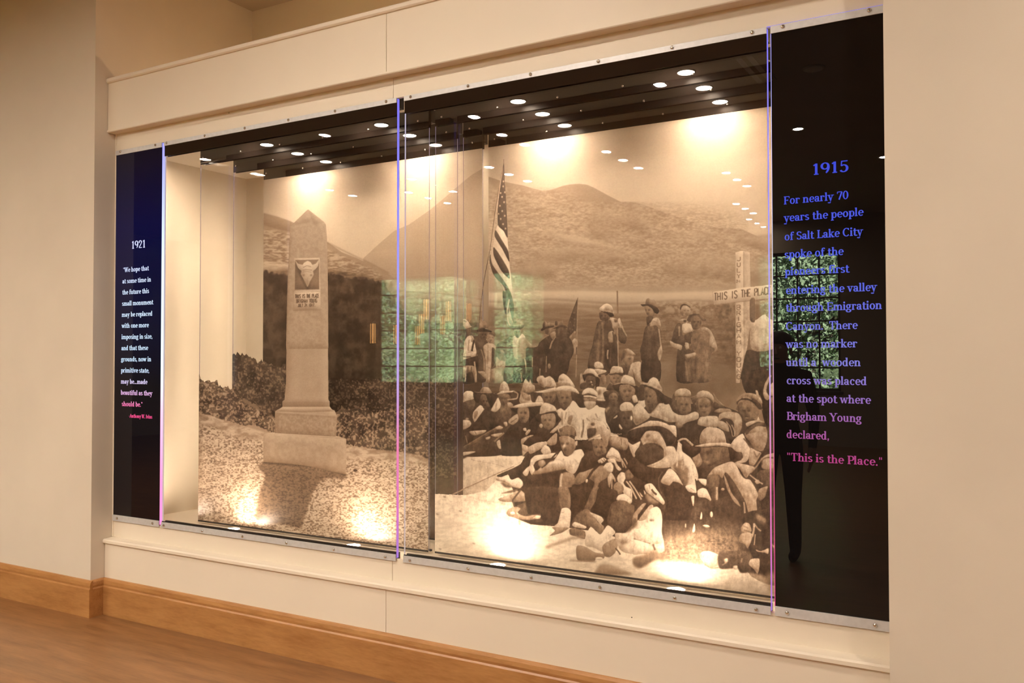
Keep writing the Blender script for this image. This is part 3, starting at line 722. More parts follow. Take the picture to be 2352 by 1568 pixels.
f(0.62, '508 405 530 330 590 298 660 320 712 390 702 420'); f(0.42, '512 400 535 330 570 310 560 400', soft=1.2); st(0.6, 10, '395 395 500 408 700 418')
f(0.86, '700 735 780 580 830 500 882 620 862 700 780 765'); st(0.6, 12, '800 600 790 720', soft=0.8)
f(0.72, '300 1120 400 1110 610 1098 570 1150 390 1197 320 1162'); st(0.3, 12, '400 1120 430 1180'); el(0.6, 260, 890, 30, 20)
f(0.31, '880 640 1000 620 1082 760 1042 900 930 962 868 860', n=0.05); f(0.38, '830 450 1000 430 1062 500 1002 600 920 645 880 600'); el(0.25, 940, 510, 60, 18, soft=1.2)
f(0.84, '858 390 880 260 940 200 1002 250 1032 375'); f(0.68, '870 370 890 270 930 230 930 370', soft=1.2); f(0.86, '738 412 800 440 900 380 1060 378 1132 368 1100 402 940 422 830 442 758 432'); st(0.72, 24, '1120 390 1192 430 1170 520 1000 540')
f(0.68, '990 600 1060 590 1110 640 1090 700 1040 680'); f(0.36, '860 720 940 700 1000 780 900 900', soft=1.5)
# rifle, hands and legs of the left group
f(0.19, '190 1440 600 1200 780 1260 822 1400 700 1500 400 1570 200 1570', n=0.04); st(0.36, 52, '190 1430 600 1185 800 1070 905 1030'); st(0.6, 12, '200 1405 600 1165 800 1050', soft=0.5)
f(0.74, '780 1050 850 1018 922 1050 880 1082 800 1082'); f(0.74, '700 1182 880 1150 932 1170 850 1222 720 1212'); f(0.82, '600 1240 680 1215 680 1250 620 1275'); f(0.82, '800 1320 860 1278 882 1442 830 1422'); st(0.55, 30, '760 1310 900 1180 940 1150')
f(0.80, '190 1502 400 1488 392 1512 190 1568'); st(0.55, 14, '230 1200 265 1340')
# man with big pale hat, dark coat
f(0.10, '1080 1000 1200 960 1400 980 1500 900 1562 1000 1532 1200 1380 1280 1270 1300 1250 1440 1260 1568 900 1568 900 1450 930 1200', n=0.03)
f(0.70, '1040 900 1180 800 1202 920 1100 1002 1020 962'); st(0.35, 14, '1060 960 1180 880', soft=0.7); f(0.76, '930 960 990 950 1000 1020 960 1030')
f(0.10, '1088 690 1400 690 1602 650 1592 760 1450 900 1400 965 1380 700 1200 700 1190 772 1100 752')
f(0.47, '1195 700 1382 690 1402 860 1340 962 1260 962 1200 870'); feat(1295, 800, 95, 140, 0.47)
f(0.86, '1238 605 1250 430 1300 420 1370 462 1420 450 1442 560 1500 600 1560 480 1612 478 1672 605'); f(0.66, '1250 600 1262 450 1320 440 1380 590', soft=1.5, al=0.7); f(0.92, '1100 665 1250 612 1450 592 1640 588 1672 642 1500 662 1300 682 1118 692')
f(0.80, '1290 1070 1340 1058 1352 1120 1300 1112'); f(0.7, '1380 1090 1430 1100 1400 1150 1350 1200 1330 1160'); f(0.66, '1258 1262 1400 1200 1480 1190 1442 1232 1340 1292 1268 1372 1250 1342'); f(0.72, '1290 1380 1382 1400 1370 1482 1290 1568 1268 1500')
# feather-topped hat and leaning figures behind
f(0.74, '1260 390 1300 220 1340 160 1400 230 1420 160 1450 250 1502 280 1500 362 1330 385'); f(0.45, '1320 380 1500 365 1490 400 1340 420'); f(0.55, '1240 400 1300 400 1420 470 1420 560 1300 540', soft=1)
f(0.38, '1640 430 1882 400 1882 540 1800 622 1680 602'); feat(1760, 510, 95, 100, 0.38)
f(0.78, '1538 185 1560 120 1650 98 1692 140 1780 108 1862 180 1902 290 1842 332 1700 332 1600 265'); f(0.50, '1560 250 1600 180 1640 200 1680 320', soft=1.2); st(0.3, 26, '1690 312 1780 322 1860 315'); f(0.90, '1518 392 1650 370 1850 320 1952 328 1920 372 1700 412 1560 414')
# white-bearded man and shirtsleeved man
f(0.92, '1880 770 1980 700 2060 740 2200 560 2300 640 2420 700 2700 680 3000 820 3000 1500 2352 1568 2250 1568 2280 1300 2232 1150 1950 1150 1930 1000 1990 900', n=0.03); f(0.55, '2130 850 2200 830 2222 960 2150 1012 2100 962', soft=1)
st(0.5, 18, '2000 760 2010 1000', soft=1.2); st(0.42, 16, '2080 770 2060 900', soft=1)
f(0.44, '1910 380 2192 380 2192 560 2120 672 2050 692 1970 642 1930 520'); feat(2060, 520, 110, 140, 0.44)
f(0.86, '1938 305 1950 120 2030 63 2120 120 2200 220 2242 312 2100 292'); el(0.55, 1990, 170, 50, 22, 15, soft=1.2); f(0.52, '1930 225 2140 245 2152 302 1940 302', soft=1); f(0.92, '1878 332 2000 290 2140 288 2262 340 2322 420 2302 452 2200 390 2000 370 1900 374'); f(0.18, '2180 395 2310 442 2262 502 2190 545', soft=0.5)
# boy in pale cap
f(0.13, '1540 1100 1650 1060 1760 1130 1880 1110 1902 1160 1720 1332 1500 1382 1360 1392 1300 1342 1400 1232 1530 1182')
f(0.11, '1508 870 1600 800 1890 760 1945 900 1905 965 1850 850 1640 850 1600 960 1530 932')
f(0.48, '1625 830 1842 790 1892 880 1872 1010 1780 1092 1680 1062 1630 952'); feat(1750, 930, 105, 130, 0.48, -0.1); el(0.78, 1618, 1022, 34, 40)
f(0.88, '1598 765 1610 680 1680 600 1780 618 1862 660 1905 745 1760 765 1600 805'); f(0.72, '1610 780 1630 680 1690 640 1690 770', soft=1.5)
f(0.78, '1790 1132 1932 1010 1920 1082 1860 1142'); f(0.74, '1740 1332 1892 1150 1892 1342 1800 1372')
# ---- centre heads
o(1280, 830)
f(0.72, '430 200 475 280 480 420 420 430 410 300', soft=1); f(0.2, '420 420 520 380 560 480 500 520 420 500')
f(0.12, '470 240 640 212 740 280 782 340 762 470 700 510 690 330 540 290 510 370 470 310'); f(0.29, '520 330 560 260 690 290 702 420 660 492 560 480'); feat(610, 370, 75, 95, 0.29); el(0.88, 622, 382, 13, 20); el(0.8, 640, 430, 20, 10, 20)
f(0.88, '478 242 520 150 600 128 680 150 752 240 762 292 700 272 640 222 520 222'); f(0.74, '490 235 530 160 580 150 560 215', soft=1)
f(0.8, '690 130 880 160 902 190 820 232 760 252 700 185'); f(0.14, '750 252 905 200 925 250 780 292'); f(0.87, '678 92 690 20 760 4 832 50 848 132 720 132'); st(0.3, 12, '690 132 780 128 850 140')
f(0.50, '800 260 880 250 900 400 820 420', soft=1)
f(0.88, '720 470 880 478 922 540 842 590 862 700 732 695 728 600'); f(0.5, '740 540 800 520 800 600 750 620', soft=1.5); f(0.84, '730 690 870 700 870 730 740 720')
f(0.42, '960 260 1182 240 1202 320 1162 402 1060 432 980 382'); feat(1080, 320, 85, 80, 0.42); f(0.19, '935 240 1050 208 1215 220 1192 272 1100 235 1000 255'); f(0.9, '968 222 1000 110 1050 88 1182 108 1212 212 1100 202'); f(0.76, '985 210 1010 120 1050 110 1050 205', soft=1)
f(0.22, '960 400 1060 440 1150 420 1130 540 1000 540 900 520')
f(0.24, '838 590 900 545 1050 528 1132 600 1122 652 960 592 882 662'); el(0.38, 1030, 665, 85, 90); feat(1030, 665, 80, 85, 0.38); f(0.24, '960 750 1120 740 1132 880 1042 952 980 902', soft=1); f(0.2, '870 900 960 800 1100 860 1152 1000 1082 1200 980 1292 900 1122'); f(0.66, '870 900 930 840 960 850 900 940', soft=1)
f(0.13, '1018 430 1180 400 1300 405 1450 450 1525 510 1442 602 1370 645 1400 500 1300 432 1150 442 1130 562 1050 522')
f(0.47, '1140 460 1300 420 1422 500 1422 600 1352 702 1250 735 1180 682 1150 562'); feat(1285, 560, 120, 140, 0.47)
f(0.90, '1168 402 1180 320 1240 248 1350 278 1402 310 1432 455 1300 412'); f(0.76, '1185 395 1200 320 1250 280 1260 395', soft=1.2); st(0.75, 14, '1040 425 1170 398 1300 408 1432 450')
f(0.86, '1490 722 1620 708 1640 800 1590 870 1700 962 1862 780 1950 778 2050 790 2132 940 2262 1010 2302 1092 2060 1122 1900 1062 1720 1012 1500 882', n=0.04); st(0.5, 16, '1880 820 1930 950 1960 1000', soft=1); st(0.4, 18, '1960 870 2000 1000', soft=1); f(0.9, '1370 650 1440 620 1480 740 1400 760')
f(0.13, '1538 420 1650 440 1850 520 2095 740 2062 795 1950 782 1880 700 1790 562 1700 492 1600 482'); f(0.2, '1520 430 1600 470 1610 700 1500 720 1470 600')
f(0.38, '1600 480 1700 490 1800 560 1832 720 1782 852 1690 945 1630 862 1600 702'); feat(1690, 660, 85, 150, 0.38, -0.2); f(0.28, '1660 800 1800 720 1860 760 1780 900 1700 950', soft=2)
f(0.86, '1645 442 1700 330 1770 293 1842 330 1882 420 1935 525 1800 482'); f(0.72, '1850 420 1890 440 1935 520 1850 500', soft=1.2); st(0.82, 36, '1528 402 1650 420 1800 482 1925 550')
# beard
f(0.95, '410 870 540 850 600 892 720 800 792 880 842 1040 800 1102 700 1082 640 1080 560 1122 602 1232 552 1442 462 1568 300 1568 330 1300 240 1180 300 1000', n=0.03); st(0.34, 28, '470 1070 478 1200 440 1400', soft=0.8); st(0.5, 18, '700 960 740 1040', soft=1); st(0.5, 16, '530 1040 600 1100', soft=1); st(0.3, 20, '350 1460 345 1540', soft=1)
f(0.14, '380 600 460 600 490 760 470 850 400 840 340 740'); f(0.45, '480 672 720 682 702 740 640 765 520 755'); feat(600, 690, 90, 60, 0.45); f(0.70, '488 740 702 740 682 832 600 885 540 872', n=0.06)
f(0.90, '453 612 480 530 560 488 650 498 722 560 742 645 600 600'); st(0.25, 20, '478 622 560 592 700 634'); st(0.93, 32, '480 642 600 642 720 674')
# man with pale cap in the centre
f(0.09, '880 1292 1000 1060 1130 930 1160 1200 1280 1302 1500 1282 1542 1402 1420 1502 1250 1422 1000 1312'); f(0.80, '1368 900 1480 770 1600 870 1702 1010 1632 1082 1450 1172 1380 1062', n=0.04); f(0.60, '1400 1000 1560 960 1640 1060 1460 1160', soft=2)
f(0.27, '1160 920 1362 908 1392 1050 1362 1182 1280 1245 1200 1222 1160 1092'); feat(1270, 1060, 95, 140, 0.27); el(0.95, 1358, 1045, 20, 42)
f(0.90, '1148 872 1160 800 1240 748 1342 758 1402 820 1372 902 1180 912'); f(0.74, '1160 870 1180 800 1230 780 1220 890', soft=1.2)
f(0.84, '1020 1050 1092 988 1102 1010 1072 1042'); f(0.80, '1138 1150 1192 1232 1170 1252 1130 1202')
for i in range(7): el(0.74, 1000 + i * 28, 1335 + (i % 2) * 6, 13, 11)
# ---- right heads
o(1500, 860)
f(0.86, '460 742 600 750 760 688 832 720 822 820 620 882 540 922 420 872 200 782 100 702 180 525 220 570 290 545 340 662', n=0.04); st(0.55, 18, '400 780 410 860', soft=1.2); f(0.60, '420 870 540 920 500 990 420 960', soft=1.5)
f(0.80, '820 872 860 790 1000 768 1182 780 1182 962 960 965 820 922', n=0.04); st(0.55, 16, '990 800 990 960', soft=1.5)
f(0.30, '345 470 370 360 415 330 405 440 425 560 445 660 360 640'); f(0.50, '430 430 560 410 662 440 692 560 692 682 600 748 510 722 450 622'); feat(560, 570, 115, 150, 0.5, 0.1)
f(0.82, '398 405 410 310 500 258 600 258 682 310 695 385 600 405 480 402'); f(0.66, '405 400 420 320 480 280 490 395', soft=1.5); st(0.35, 16, '410 412 500 405 600 412 680 420', soft=0.6)
f(0.32, '690 422 810 380 800 440 1000 420 1072 470 1125 550 1135 640 1062 690 1040 522 900 442 790 500 762 600 700 475'); f(0.45, '795 480 960 430 1052 500 1062 652 1000 765 880 775 800 662'); feat(930, 610, 120, 150, 0.45)
f(0.85, '798 412 820 330 910 298 1020 318 1102 400 1118 505 1060 452 960 412'); f(0.7, '810 400 830 340 890 320 890 400', soft=1.5); st(0.55, 14, '690 425 800 390', soft=0.8)
f(0.2, '1120 500 1200 540 1320 600 1420 640 1300 650 1180 640 1110 620'); f(0.60, '1118 682 1220 628 1402 640 1432 702 1200 705'); st(0.7, 20, '1100 330 1170 460 1300 580', soft=1)
# cloth cap with stripes
f(0.13, '1340 1050 1430 1150 1560 1110 1500 1240 1430 1260 1360 1180')
f(0.74, '1190 880 1215 740 1300 700 1420 688 1562 720 1625 820 1625 980 1562 1112 1500 1152 1480 900 1400 822 1270 812', n=0.03); f(0.55, '1540 960 1620 860 1620 980 1562 1110 1500 1150 1510 1040', soft=2); f(0.72, '1190 860 1290 870 1370 920 1400 1050 1320 1040 1180 960', n=0.04)
f(0.12, '1258 822 1340 840 1420 900 1492 1040 1502 1142 1450 1152 1400 1052 1370 922 1290 872'); st(0.76, 18, '1340 870 1410 960 1440 1060 1455 1135 1490 1135 1490 1040 1440 930')
# grinning man in a flat cap
f(0.60, '1700 1062 1900 962 2062 958 2092 1062 2082 1252 2002 1402 1880 1402 1780 1252 1680 1132', n=0.04); f(0.42, '1700 1080 1860 1000 1880 1380 1780 1250', soft=3, al=0.7); f(0.27, '1690 1082 1740 1000 1900 900 2052 900 2082 972 1920 952 1780 1042 1720 1112')
f(0.42, '1520 640 1560 560 1680 480 1800 490 1900 600 2012 640 1962 722 1890 800 1770 865 1680 852 1640 762 1560 680'); feat(1740, 690, 110, 150, 0.42, -0.2); st(0.7, 14, '1690 800 1760 810', soft=0.8); f(0.30, '1540 560 1620 500 1620 600 1560 660', soft=1.5)
f(0.84, '1700 902 1800 860 1900 840 1932 770 1962 842 2052 882 1900 882 1730 965')
f(0.17, '1528 502 1600 440 1800 430 1962 520 2002 640 1940 642 1850 542 1750 482 1600 482 1540 562')
f(0.62, '1528 505 1560 420 1680 348 1850 358 1962 430 2005 520 1982 565 1880 462 1700 402'); st(0.76, 18, '1640 432 1720 432 1810 462'); f(0.78, '1880 300 1920 310 1945 420 1900 410'); f(0.76, '1850 370 1960 430 2000 510 1900 450', soft=1)
# ---- the big flag on its pole (in front of the gap)
o(800, 340, 3.92)
st(0.30, 6, '1404 130 1370 300 1320 600 1280 900 1230 1150 1195 1400 1150 1900'); st(0.85, 7, '1398 180 1370 330 1330 600 1306 800'); st(0.5, 4, '1405 62 1403 140')
f(0.84, '1350 690 1400 740 1435 800 1450 1000 1467 1160 1492 1390 1482 1570 1460 1545 1420 1480 1395 1400 1390 1270 1330 1160 1278 1040 1283 950 1308 850 1328 740', n=0.02)
f(0.20, '1405 135 1411 280 1421 420 1431 620 1436 805 1400 745 1350 692 1348 560 1360 430 1380 290', n=0.02)
for x, y in ((1397, 345), (1412, 398), (1374, 405), (1387, 440), (1405, 487), (1368, 520), (1388, 567), (1355, 592), (1411, 610), (1374, 638), (1395, 685), (1417, 725), (1400, 300)): el(0.82, x, y, 7, 9, soft=0.5, sh=0, n=0)
f(0.19, '1328 738 1380 820 1440 925 1451 1025 1390 910 1320 795'); f(0.19, '1310 890 1370 970 1442 1095 1452 1175 1380 1105 1312 970'); f(0.19, '1278 950 1300 1050 1400 1190 1462 1300 1492 1420 1484 1560 1455 1460 1405 1255 1310 1142 1273 1022'); f(0.19, '1392 1285 1440 1320 1445 1480 1412 1488 1393 1380'); st(0.85, 12, '1450 1360 1430 1470 1440 1560 1460 1600', soft=0.6)

# ---- near sheet, right half: front rows and sand
L('2R'); o(1000, 1010)
f(0.94, '0 985 300 1000 520 1010 700 980 900 930 1000 850 1110 740 1130 640 1300 560 1450 470 1600 400 1800 360 2352 300 6400 300 6400 3200 -200 3200 -200 985', sm=0, sh=0, n=0.02)
speck('0 1000 1300 1000 2352 1800 6400 2600 6400 3200 0 3200', 0.80, 1.0, 14, 5, 131, al=0.5, soft=8, solid=False)
for x, y in ((30, 1360), (450, 1305), (160, 1040), (80, 2000), (700, 1900)): el(0.55, x, y, 28, 12, 20, soft=1)
# dark mass of the seated bodies
o(1180, 960)
f(0.12, '-80 1180 60 960 200 700 330 600 700 500 900 400 1300 400 1800 360 2100 300 2400 420 3000 520 3300 450 3700 500 4200 560 4700 700 5000 800 5000 2300 3300 2600 2500 2400 1600 2100 900 2000 300 1950 -60 1800 60 1500', sm=0, sh=0, n=0.05)
f(0.10, '100 1100 400 1030 780 960 950 930 970 1000 860 1040 830 1200 820 1700 640 1960 300 1940 100 1800 0 1600 0 1250 220 1250')
o(1400, 1140)
f(0.13, '960 200 1200 158 2352 -20 3200 -20 3200 1600 2600 1480 2352 1050 1900 1082 1200 1102 960 1062 860 1002 900 882 1000 860 960 602', n=0.06); f(0.27, '960 620 1400 560 2352 500 2600 700 2352 1080 1900 1090 1200 1102 900 1010', soft=9, n=0.05); f(0.40, '1000 820 1300 700 1900 640 2352 760 2352 1080 2100 1102 1800 1242 1500 1242 1250 1182 900 1182 860 1002', soft=6, n=0.06); speck('900 900 2000 700 2300 1000 1700 1200 1000 1150', 0.28, 0.62, 5, 3, 141, al=0.5, soft=6)
o(1000, 1010)
st(0.62, 22, '300 1005 500 905 700 815 1120 620 1300 545 1440 485'); st(0.92, 30, '650 350 900 395 1100 430 1260 480', solid=True)
f(0.11, '1125 650 1440 510 1600 425 1760 365 1600 600 1500 700 1380 722 1330 640 1200 682')
f(0.84, '1108 702 1180 680 1260 700 1332 625 1300 720 1400 732 1520 690 1592 760 1602 832 1540 892 1400 852 1280 772 1130 742'); f(0.5, '1110 710 1280 760 1400 840 1540 880 1400 850 1270 785 1130 745', soft=1)
f(0.3, '1190 780 1300 800 1420 870 1280 870', soft=1.5); f(0.56, '1150 1082 1280 1030 1480 962 1560 920 1642 1000 1652 1122 1300 1142 1170 1112'); st(0.9, 40, '1180 1010 1400 980 1500 930', soft=1); f(0.3, '1200 985 1400 920 1530 910 1440 960', soft=1); st(0.24, 30, '1560 920 1420 1100 1430 1160 1450 1230')
f(0.22, '1560 1180 1700 1130 1960 1200 1960 1500 1700 1480 1500 1350 1350 1330 1450 1230', n=0.05); f(0.52, '1298 1342 1350 1260 1480 1230 1560 1260 1500 1340 1640 1400 1800 1380 1930 1390 1900 1440 1750 1470 1600 1462 1350 1402'); el(0.95, 1412, 1345, 44, 28); el(0.8, 1500, 1350, 20, 16); f(0.8, '1780 1440 1860 1390 1930 1400 1900 1450'); st(0.5, 26, '1530 1460 1545 1568', soft=1.5)
# boy with a stick
o(1180, 960)
f(0.93, '740 770 800 680 870 598 920 690 1000 702 1110 600 1240 575 1292 680 1242 745 1160 950 1092 1025 960 965 925 855 800 885 740 825', n=0.02); st(0.68, 12, '1100 750 1180 840', soft=1); st(0.75, 12, '1020 760 1060 900', soft=1.2)
f(0.91, '230 960 290 860 310 760 390 688 520 668 780 638 760 720 640 740 520 752 400 800 345 900 330 960', n=0.02); f(0.88, '160 1000 250 900 345 860 385 960 332 1045 300 1000 285 960 250 1050 200 1060'); f(0.62, '340 1010 560 862 740 790 800 790 930 850 955 935 780 965 500 1022 380 1035', soft=1); f(0.90, '560 850 740 780 860 790 930 850 860 870 700 860', soft=1.5)
st(0.16, 28, '862 565 730 700 600 840 505 915'); f(0.12, '365 870 440 788 475 900 420 965 382 935'); f(0.62, '450 790 550 770 580 850 500 900 450 870', soft=1)
f(0.72, '150 480 240 510 270 600 200 620 150 560'); f(0.7, '260 540 420 450 600 430 600 500 500 560 300 660', n=0.06); f(0.88, '490 600 570 495 650 540 680 640 560 672')
f(0.62, '600 440 780 270 780 470 660 500'); f(0.75, '660 260 830 110 800 210 720 270')
f(0.44, '838 310 850 200 940 138 1060 148 1132 220 1145 330 1050 305 1000 345 920 335', n=0.09); el(0.25, 860, 215, 35, 35, soft=1.5); f(0.52, '830 345 920 330 1010 335 1112 400 1135 520 1085 640 1000 695 930 665 880 570 850 450'); feat(970, 490, 125, 170, 0.5, -0.25); f(0.38, '1010 500 1100 520 1080 640 1000 690 940 660', soft=3, al=0.7); el(0.86, 920, 520, 24, 40, 20, soft=0.8); f(0.8, '1130 430 1170 420 1160 500 1130 500')
f(0.42, '838 1100 880 1020 960 990 1100 1040 1122 1200 1060 1252 1050 1590 1030 1700 860 1700 828 1568', n=0.02); st(0.74, 42, '885 1020 855 1150 862 1370', soft=0.8)
f(0.50, '1098 1150 1200 1000 1400 942 1600 870 1662 900 1662 980 1560 1092 1380 1122 1200 1222 1120 1212', n=0.03)
# boy in a big cap
f(0.15, '1240 780 1310 650 1450 600 1500 700 1560 760 1350 960 1200 1000 1160 980'); f(0.24, '1290 565 1330 450 1420 400 1600 380 1662 520 1722 545 1682 665 1560 712 1480 682 1440 582 1330 585')
f(0.12, '1290 565 1330 450 1430 430 1440 580 1400 600', soft=0.8); f(0.42, '1440 420 1600 388 1682 540 1692 642 1560 705 1480 652'); feat(1570, 550, 105, 140, 0.42, -0.1)
f(0.72, '1335 180 1400 60 1500 55 1600 118 1700 180 1782 250 1742 400 1722 500 1682 535 1600 352 1560 302 1370 402 1350 262', n=0.03); f(0.20, '1348 205 1500 188 1502 300 1360 372', soft=0.8); f(0.86, '1368 402 1560 300 1592 330 1500 372 1380 412'); el(0.34, 1450, 112, 42, 32, soft=1); st(0.5, 20, '1600 160 1640 320 1700 460', soft=2); f(0.84, '1640 60 1700 80 1780 230 1740 200')
f(0.88, '1690 702 1790 538 1902 600 1952 680 1965 805 1850 785 1740 745', n=0.03); st(0.45, 12, '1720 720 1820 700 1930 760', soft=0.8)
f(0.60, '1760 330 1900 338 2080 380 2105 500 2052 592 1900 562 1760 472', n=0.05); st(0.25, 12, '1970 380 1975 500'); f(0.38, '1750 440 1900 520 2040 590 1900 570 1760 490', soft=2); f(0.84, '2100 450 2180 520 2320 420 2250 560 2210 730 2140 600')
f(0.84, '1540 782 1640 728 1702 770 1622 832 1560 830'); st(0.3, 10, '1600 760 1660 820'); st(0.3, 10, '1640 740 1690 800'); f(0.86, '1720 760 1840 748 1902 860 1972 940 1940 972 1880 932 1840 832 1740 812')
for q in ('1960 740 2010 820 2060 920', '1980 760 1990 840 2010 910', '2020 740 2060 800 2100 880'): st(0.72, 25, q)
f(0.90, '1640 902 1700 828 1780 818 1825 880 1812 982 1740 1002 1660 972'); f(0.40, '1400 1122 1560 1082 1700 985 1765 1000 1702 1102 1560 1202 1450 1568 1380 1760 1300 1700 1350 1540 1480 1202', n=0.03); f(0.5, '1560 1080 1660 930 1720 990 1640 1100', soft=2)
st(0.13, 42, '1600 830 1450 965 1345 1135'); el(0.95, 1335, 1155, 20, 36, 15)
f(0.70, '1718 1100 1780 1000 1832 1060 1872 1150 1850 1172 1812 1122 1802 1335 1782 1335 1790 1130 1762 1272 1740 1262')
f(0.90, '1898 1080 1960 998 2032 1010 2052 1100 2012 1190 2060 1262 2162 1322 2165 1510 2040 1442 1960 1242 1900 1152'); f(0.40, '2040 1000 2120 938 2202 980 2192 1092 2060 1132', n=0.03); f(0.42, '1828 1262 1880 1180 1962 1200 2022 1302 1960 1402 1860 1385')
for q in ('2060 1160 2150 1280 2250 1490', '2120 1160 2220 1300 2340 1500', '2140 1330 2160 1500'): st(0.84, 28, q)
f(0.92, '1878 1502 1920 1420 2030 1398 2162 1500 2152 1568 2060 1580 1990 1535', n=0.02)
# big-hat man, his hat's underside, and the bucket hat before him
o(1380, 980)
f(0.13, '490 90 600 18 840 -30 1100 -20 1250 60 1375 200 1345 300 1240 382 1190 322 1130 162 1050 92 850 82 740 202 700 292 600 282 480 202'); f(0.22, '1180 150 1280 160 1260 280 1200 260', soft=2)
f(0.78, '488 92 620 20 760 -50 900 -110 1080 -100 1250 -30 1372 130 1385 200 1260 70 1100 -5 900 -8 740 10 600 45', n=0.03); f(0.84, '1240 -20 1370 -10 1390 160 1350 150')
f(0.11, '600 560 700 640 850 740 1232 770 1082 1000 1062 1100 1122 1250 1152 1402 1000 1402 850 1052 600 902 480 702'); f(0.84, '495 280 580 332 722 268 692 382 612 565 556 452', n=0.03)
f(0.87, '1385 470 1420 258 1502 220 1482 360 1500 462 1642 570 1732 720 1785 900 1765 1002 1725 962 1745 1222 1560 1132 1560 1082 1400 852 1280 762 1320 640', n=0.03)
f(0.42, '1310 722 1400 640 1502 600 1542 702 1622 802 1602 1002 1562 1092 1500 1062 1402 862', soft=1.5, n=0.06)
for q in ('1500 640 1480 780', '1540 620 1510 800', '1620 720 1600 960', '1450 620 1500 560', '1680 700 1700 900'): st(0.8, 16, q, soft=0.8)
st(0.88, 30, '1375 560 1400 660 1385 740', soft=0.6)
f(0.86, '1118 955 1230 788 1290 778 1382 862 1505 1075 1420 1032 1320 1012 1240 1092 1100 1022', n=0.03); f(0.64, '1130 960 1220 940 1290 1010 1240 1080 1110 1020', soft=2)
f(0.10, '1098 1062 1250 1082 1350 1022 1450 1042 1640 1222 1682 1402 1692 1700 1150 1700 1202 1402', n=0.03); st(0.45, 10, '1130 830 1060 950 1060 1100 1110 1230', soft=0.6)
f(0.72, '730 230 830 88 960 78 1070 108 1142 220 1205 380 1195 560 1132 605 1150 422 1050 322 900 302 780 332', n=0.03); el(0.5, 860, 165, 30, 42, 20, soft=1.5); st(0.5, 34, '1005 255 1040 300 1065 340', soft=2); f(0.86, '860 100 980 88 1080 130 1000 130', soft=2, al=0.7); st(0.86, 20, '770 330 860 260', soft=1)
f(0.19, '618 502 700 370 860 308 1000 330 1132 432 1155 560 1062 635 840 715 700 642', n=0.04); f(0.84, '835 722 960 680 1130 592 1200 520 1190 372 1330 368 1385 470 1352 640 1282 742 1100 765 950 752', n=0.02); st(0.7, 14, '860 728 1000 705 1140 620', soft=1)
f(0.93, '798 1082 860 1048 930 1048 1002 1130 1165 1372 1140 1435 1080 1392 900 1252 820 1182'); st(0.24, 34, '925 1150 970 1210 1020 1250'); st(0.5, 14, '880 1060 900 1150', soft=0.8); f(0.9, '780 1160 820 1220 800 1250'); f(0.9, '700 1200 770 1280 740 1290'); f(0.5, '830 1220 960 1320 1080 1400 960 1420 840 1360', soft=2)
f(0.92, '1545 1102 1620 1068 1702 1080 1755 1205 1700 1222 1600 1192'); st(0.55, 10, '1640 1130 1720 1180', soft=0.6); f(0.92, '1655 1292 1710 1278 1700 1452 1680 1445')
# man in the broad felt hat
f(0.12, '1780 740 1880 640 1992 822 1952 952 1800 955'); f(0.32, '1820 380 2100 350 2352 375 2380 560 2352 640 2150 705 2030 835 1900 785 1820 562', n=0.04)
el(0.19, 1985, 465, 62, 38, soft=2, al=0.7); el(0.22, 2250, 480, 50, 36, soft=2, al=0.7); f(0.40, '2060 470 2140 470 2180 600 2080 600', soft=2.5); f(0.44, '1880 620 1990 640 2010 690 1930 700', soft=2); st(0.16, 22, '1950 720 2040 700 2120 650', soft=1.2); f(0.38, '1920 480 1960 600 1900 620', soft=2)
f(0.52, '1680 572 1800 488 1832 560 1862 640 1820 722 1750 742'); f(0.11, '1438 272 1540 238 1640 330 1700 370 1832 380 1822 472 1700 562 1640 562 1500 452 1500 352')
st(0.72, 38, '1412 275 1480 232 1560 230 1620 280 1690 350'); f(0.11, '2340 370 2440 420 2500 500 2480 580 2380 620 2352 500')
f(0.71, '1815 210 1840 120 1880 58 1960 8 2120 18 2252 100 2295 310 2100 305 1880 325', n=0.03); f(0.48, '1815 210 1860 170 1935 265 1900 320 1810 315', soft=2); f(0.84, '1960 30 2100 40 2200 110 2060 110', soft=4, al=0.6)
f(0.84, '1718 362 1900 318 2100 300 2300 300 2420 340 2480 400 2352 378 2150 352 1900 372'); st(0.12, 12, '1740 378 1900 380 2150 362 2352 388 2450 420', soft=0.6)
o(1500, 1000)
f(0.88, '1420 190 1500 60 1640 -30 1702 90 1785 230 1765 400 1702 492 1560 522 1490 512 1640 422 1622 320 1520 300', n=0.03); st(0.34, 26, '1660 60 1740 160 1792 260 1762 440'); el(0.22, 1572, 390, 68, 82); f(0.66, '1780 240 1900 288 1985 330 1902 482 1840 562 1756 522', n=0.05); st(0.3, 18, '1850 300 1900 400 1960 330', soft=1)
f(0.60, '1700 0 1900 -60 2090 -50 2085 120 2010 290 1900 240 1790 130', n=0.05)
f(0.13, '2010 300 2400 250 2400 2000 1900 1600 1950 1150 1850 830 1960 560', sh=0.02, n=0.02)
f(0.66, '1985 562 2000 420 2120 348 2400 328 2400 645 2030 622', n=0.04); st(0.28, 22, '1990 560 2010 450 2100 410 2200 420 2320 410', soft=0.8); st(0.66, 26, '1790 690 1900 570 2000 420', soft=0.6); f(0.25, '1900 722 2000 640 2400 640 2400 1060 2050 1002 1920 882', n=0.05); st(0.74, 26, '1770 730 1900 830 2010 900'); f(0.66, '1860 850 1930 820 1960 880 1900 900'); f(0.52, '1918 1062 1960 982 2100 938 2082 1022 2052 1132 1980 1202 1930 1182', n=0.03)
f(0.70, '1500 510 1700 540 1860 590 1780 700 1700 790 1600 640', n=0.04)
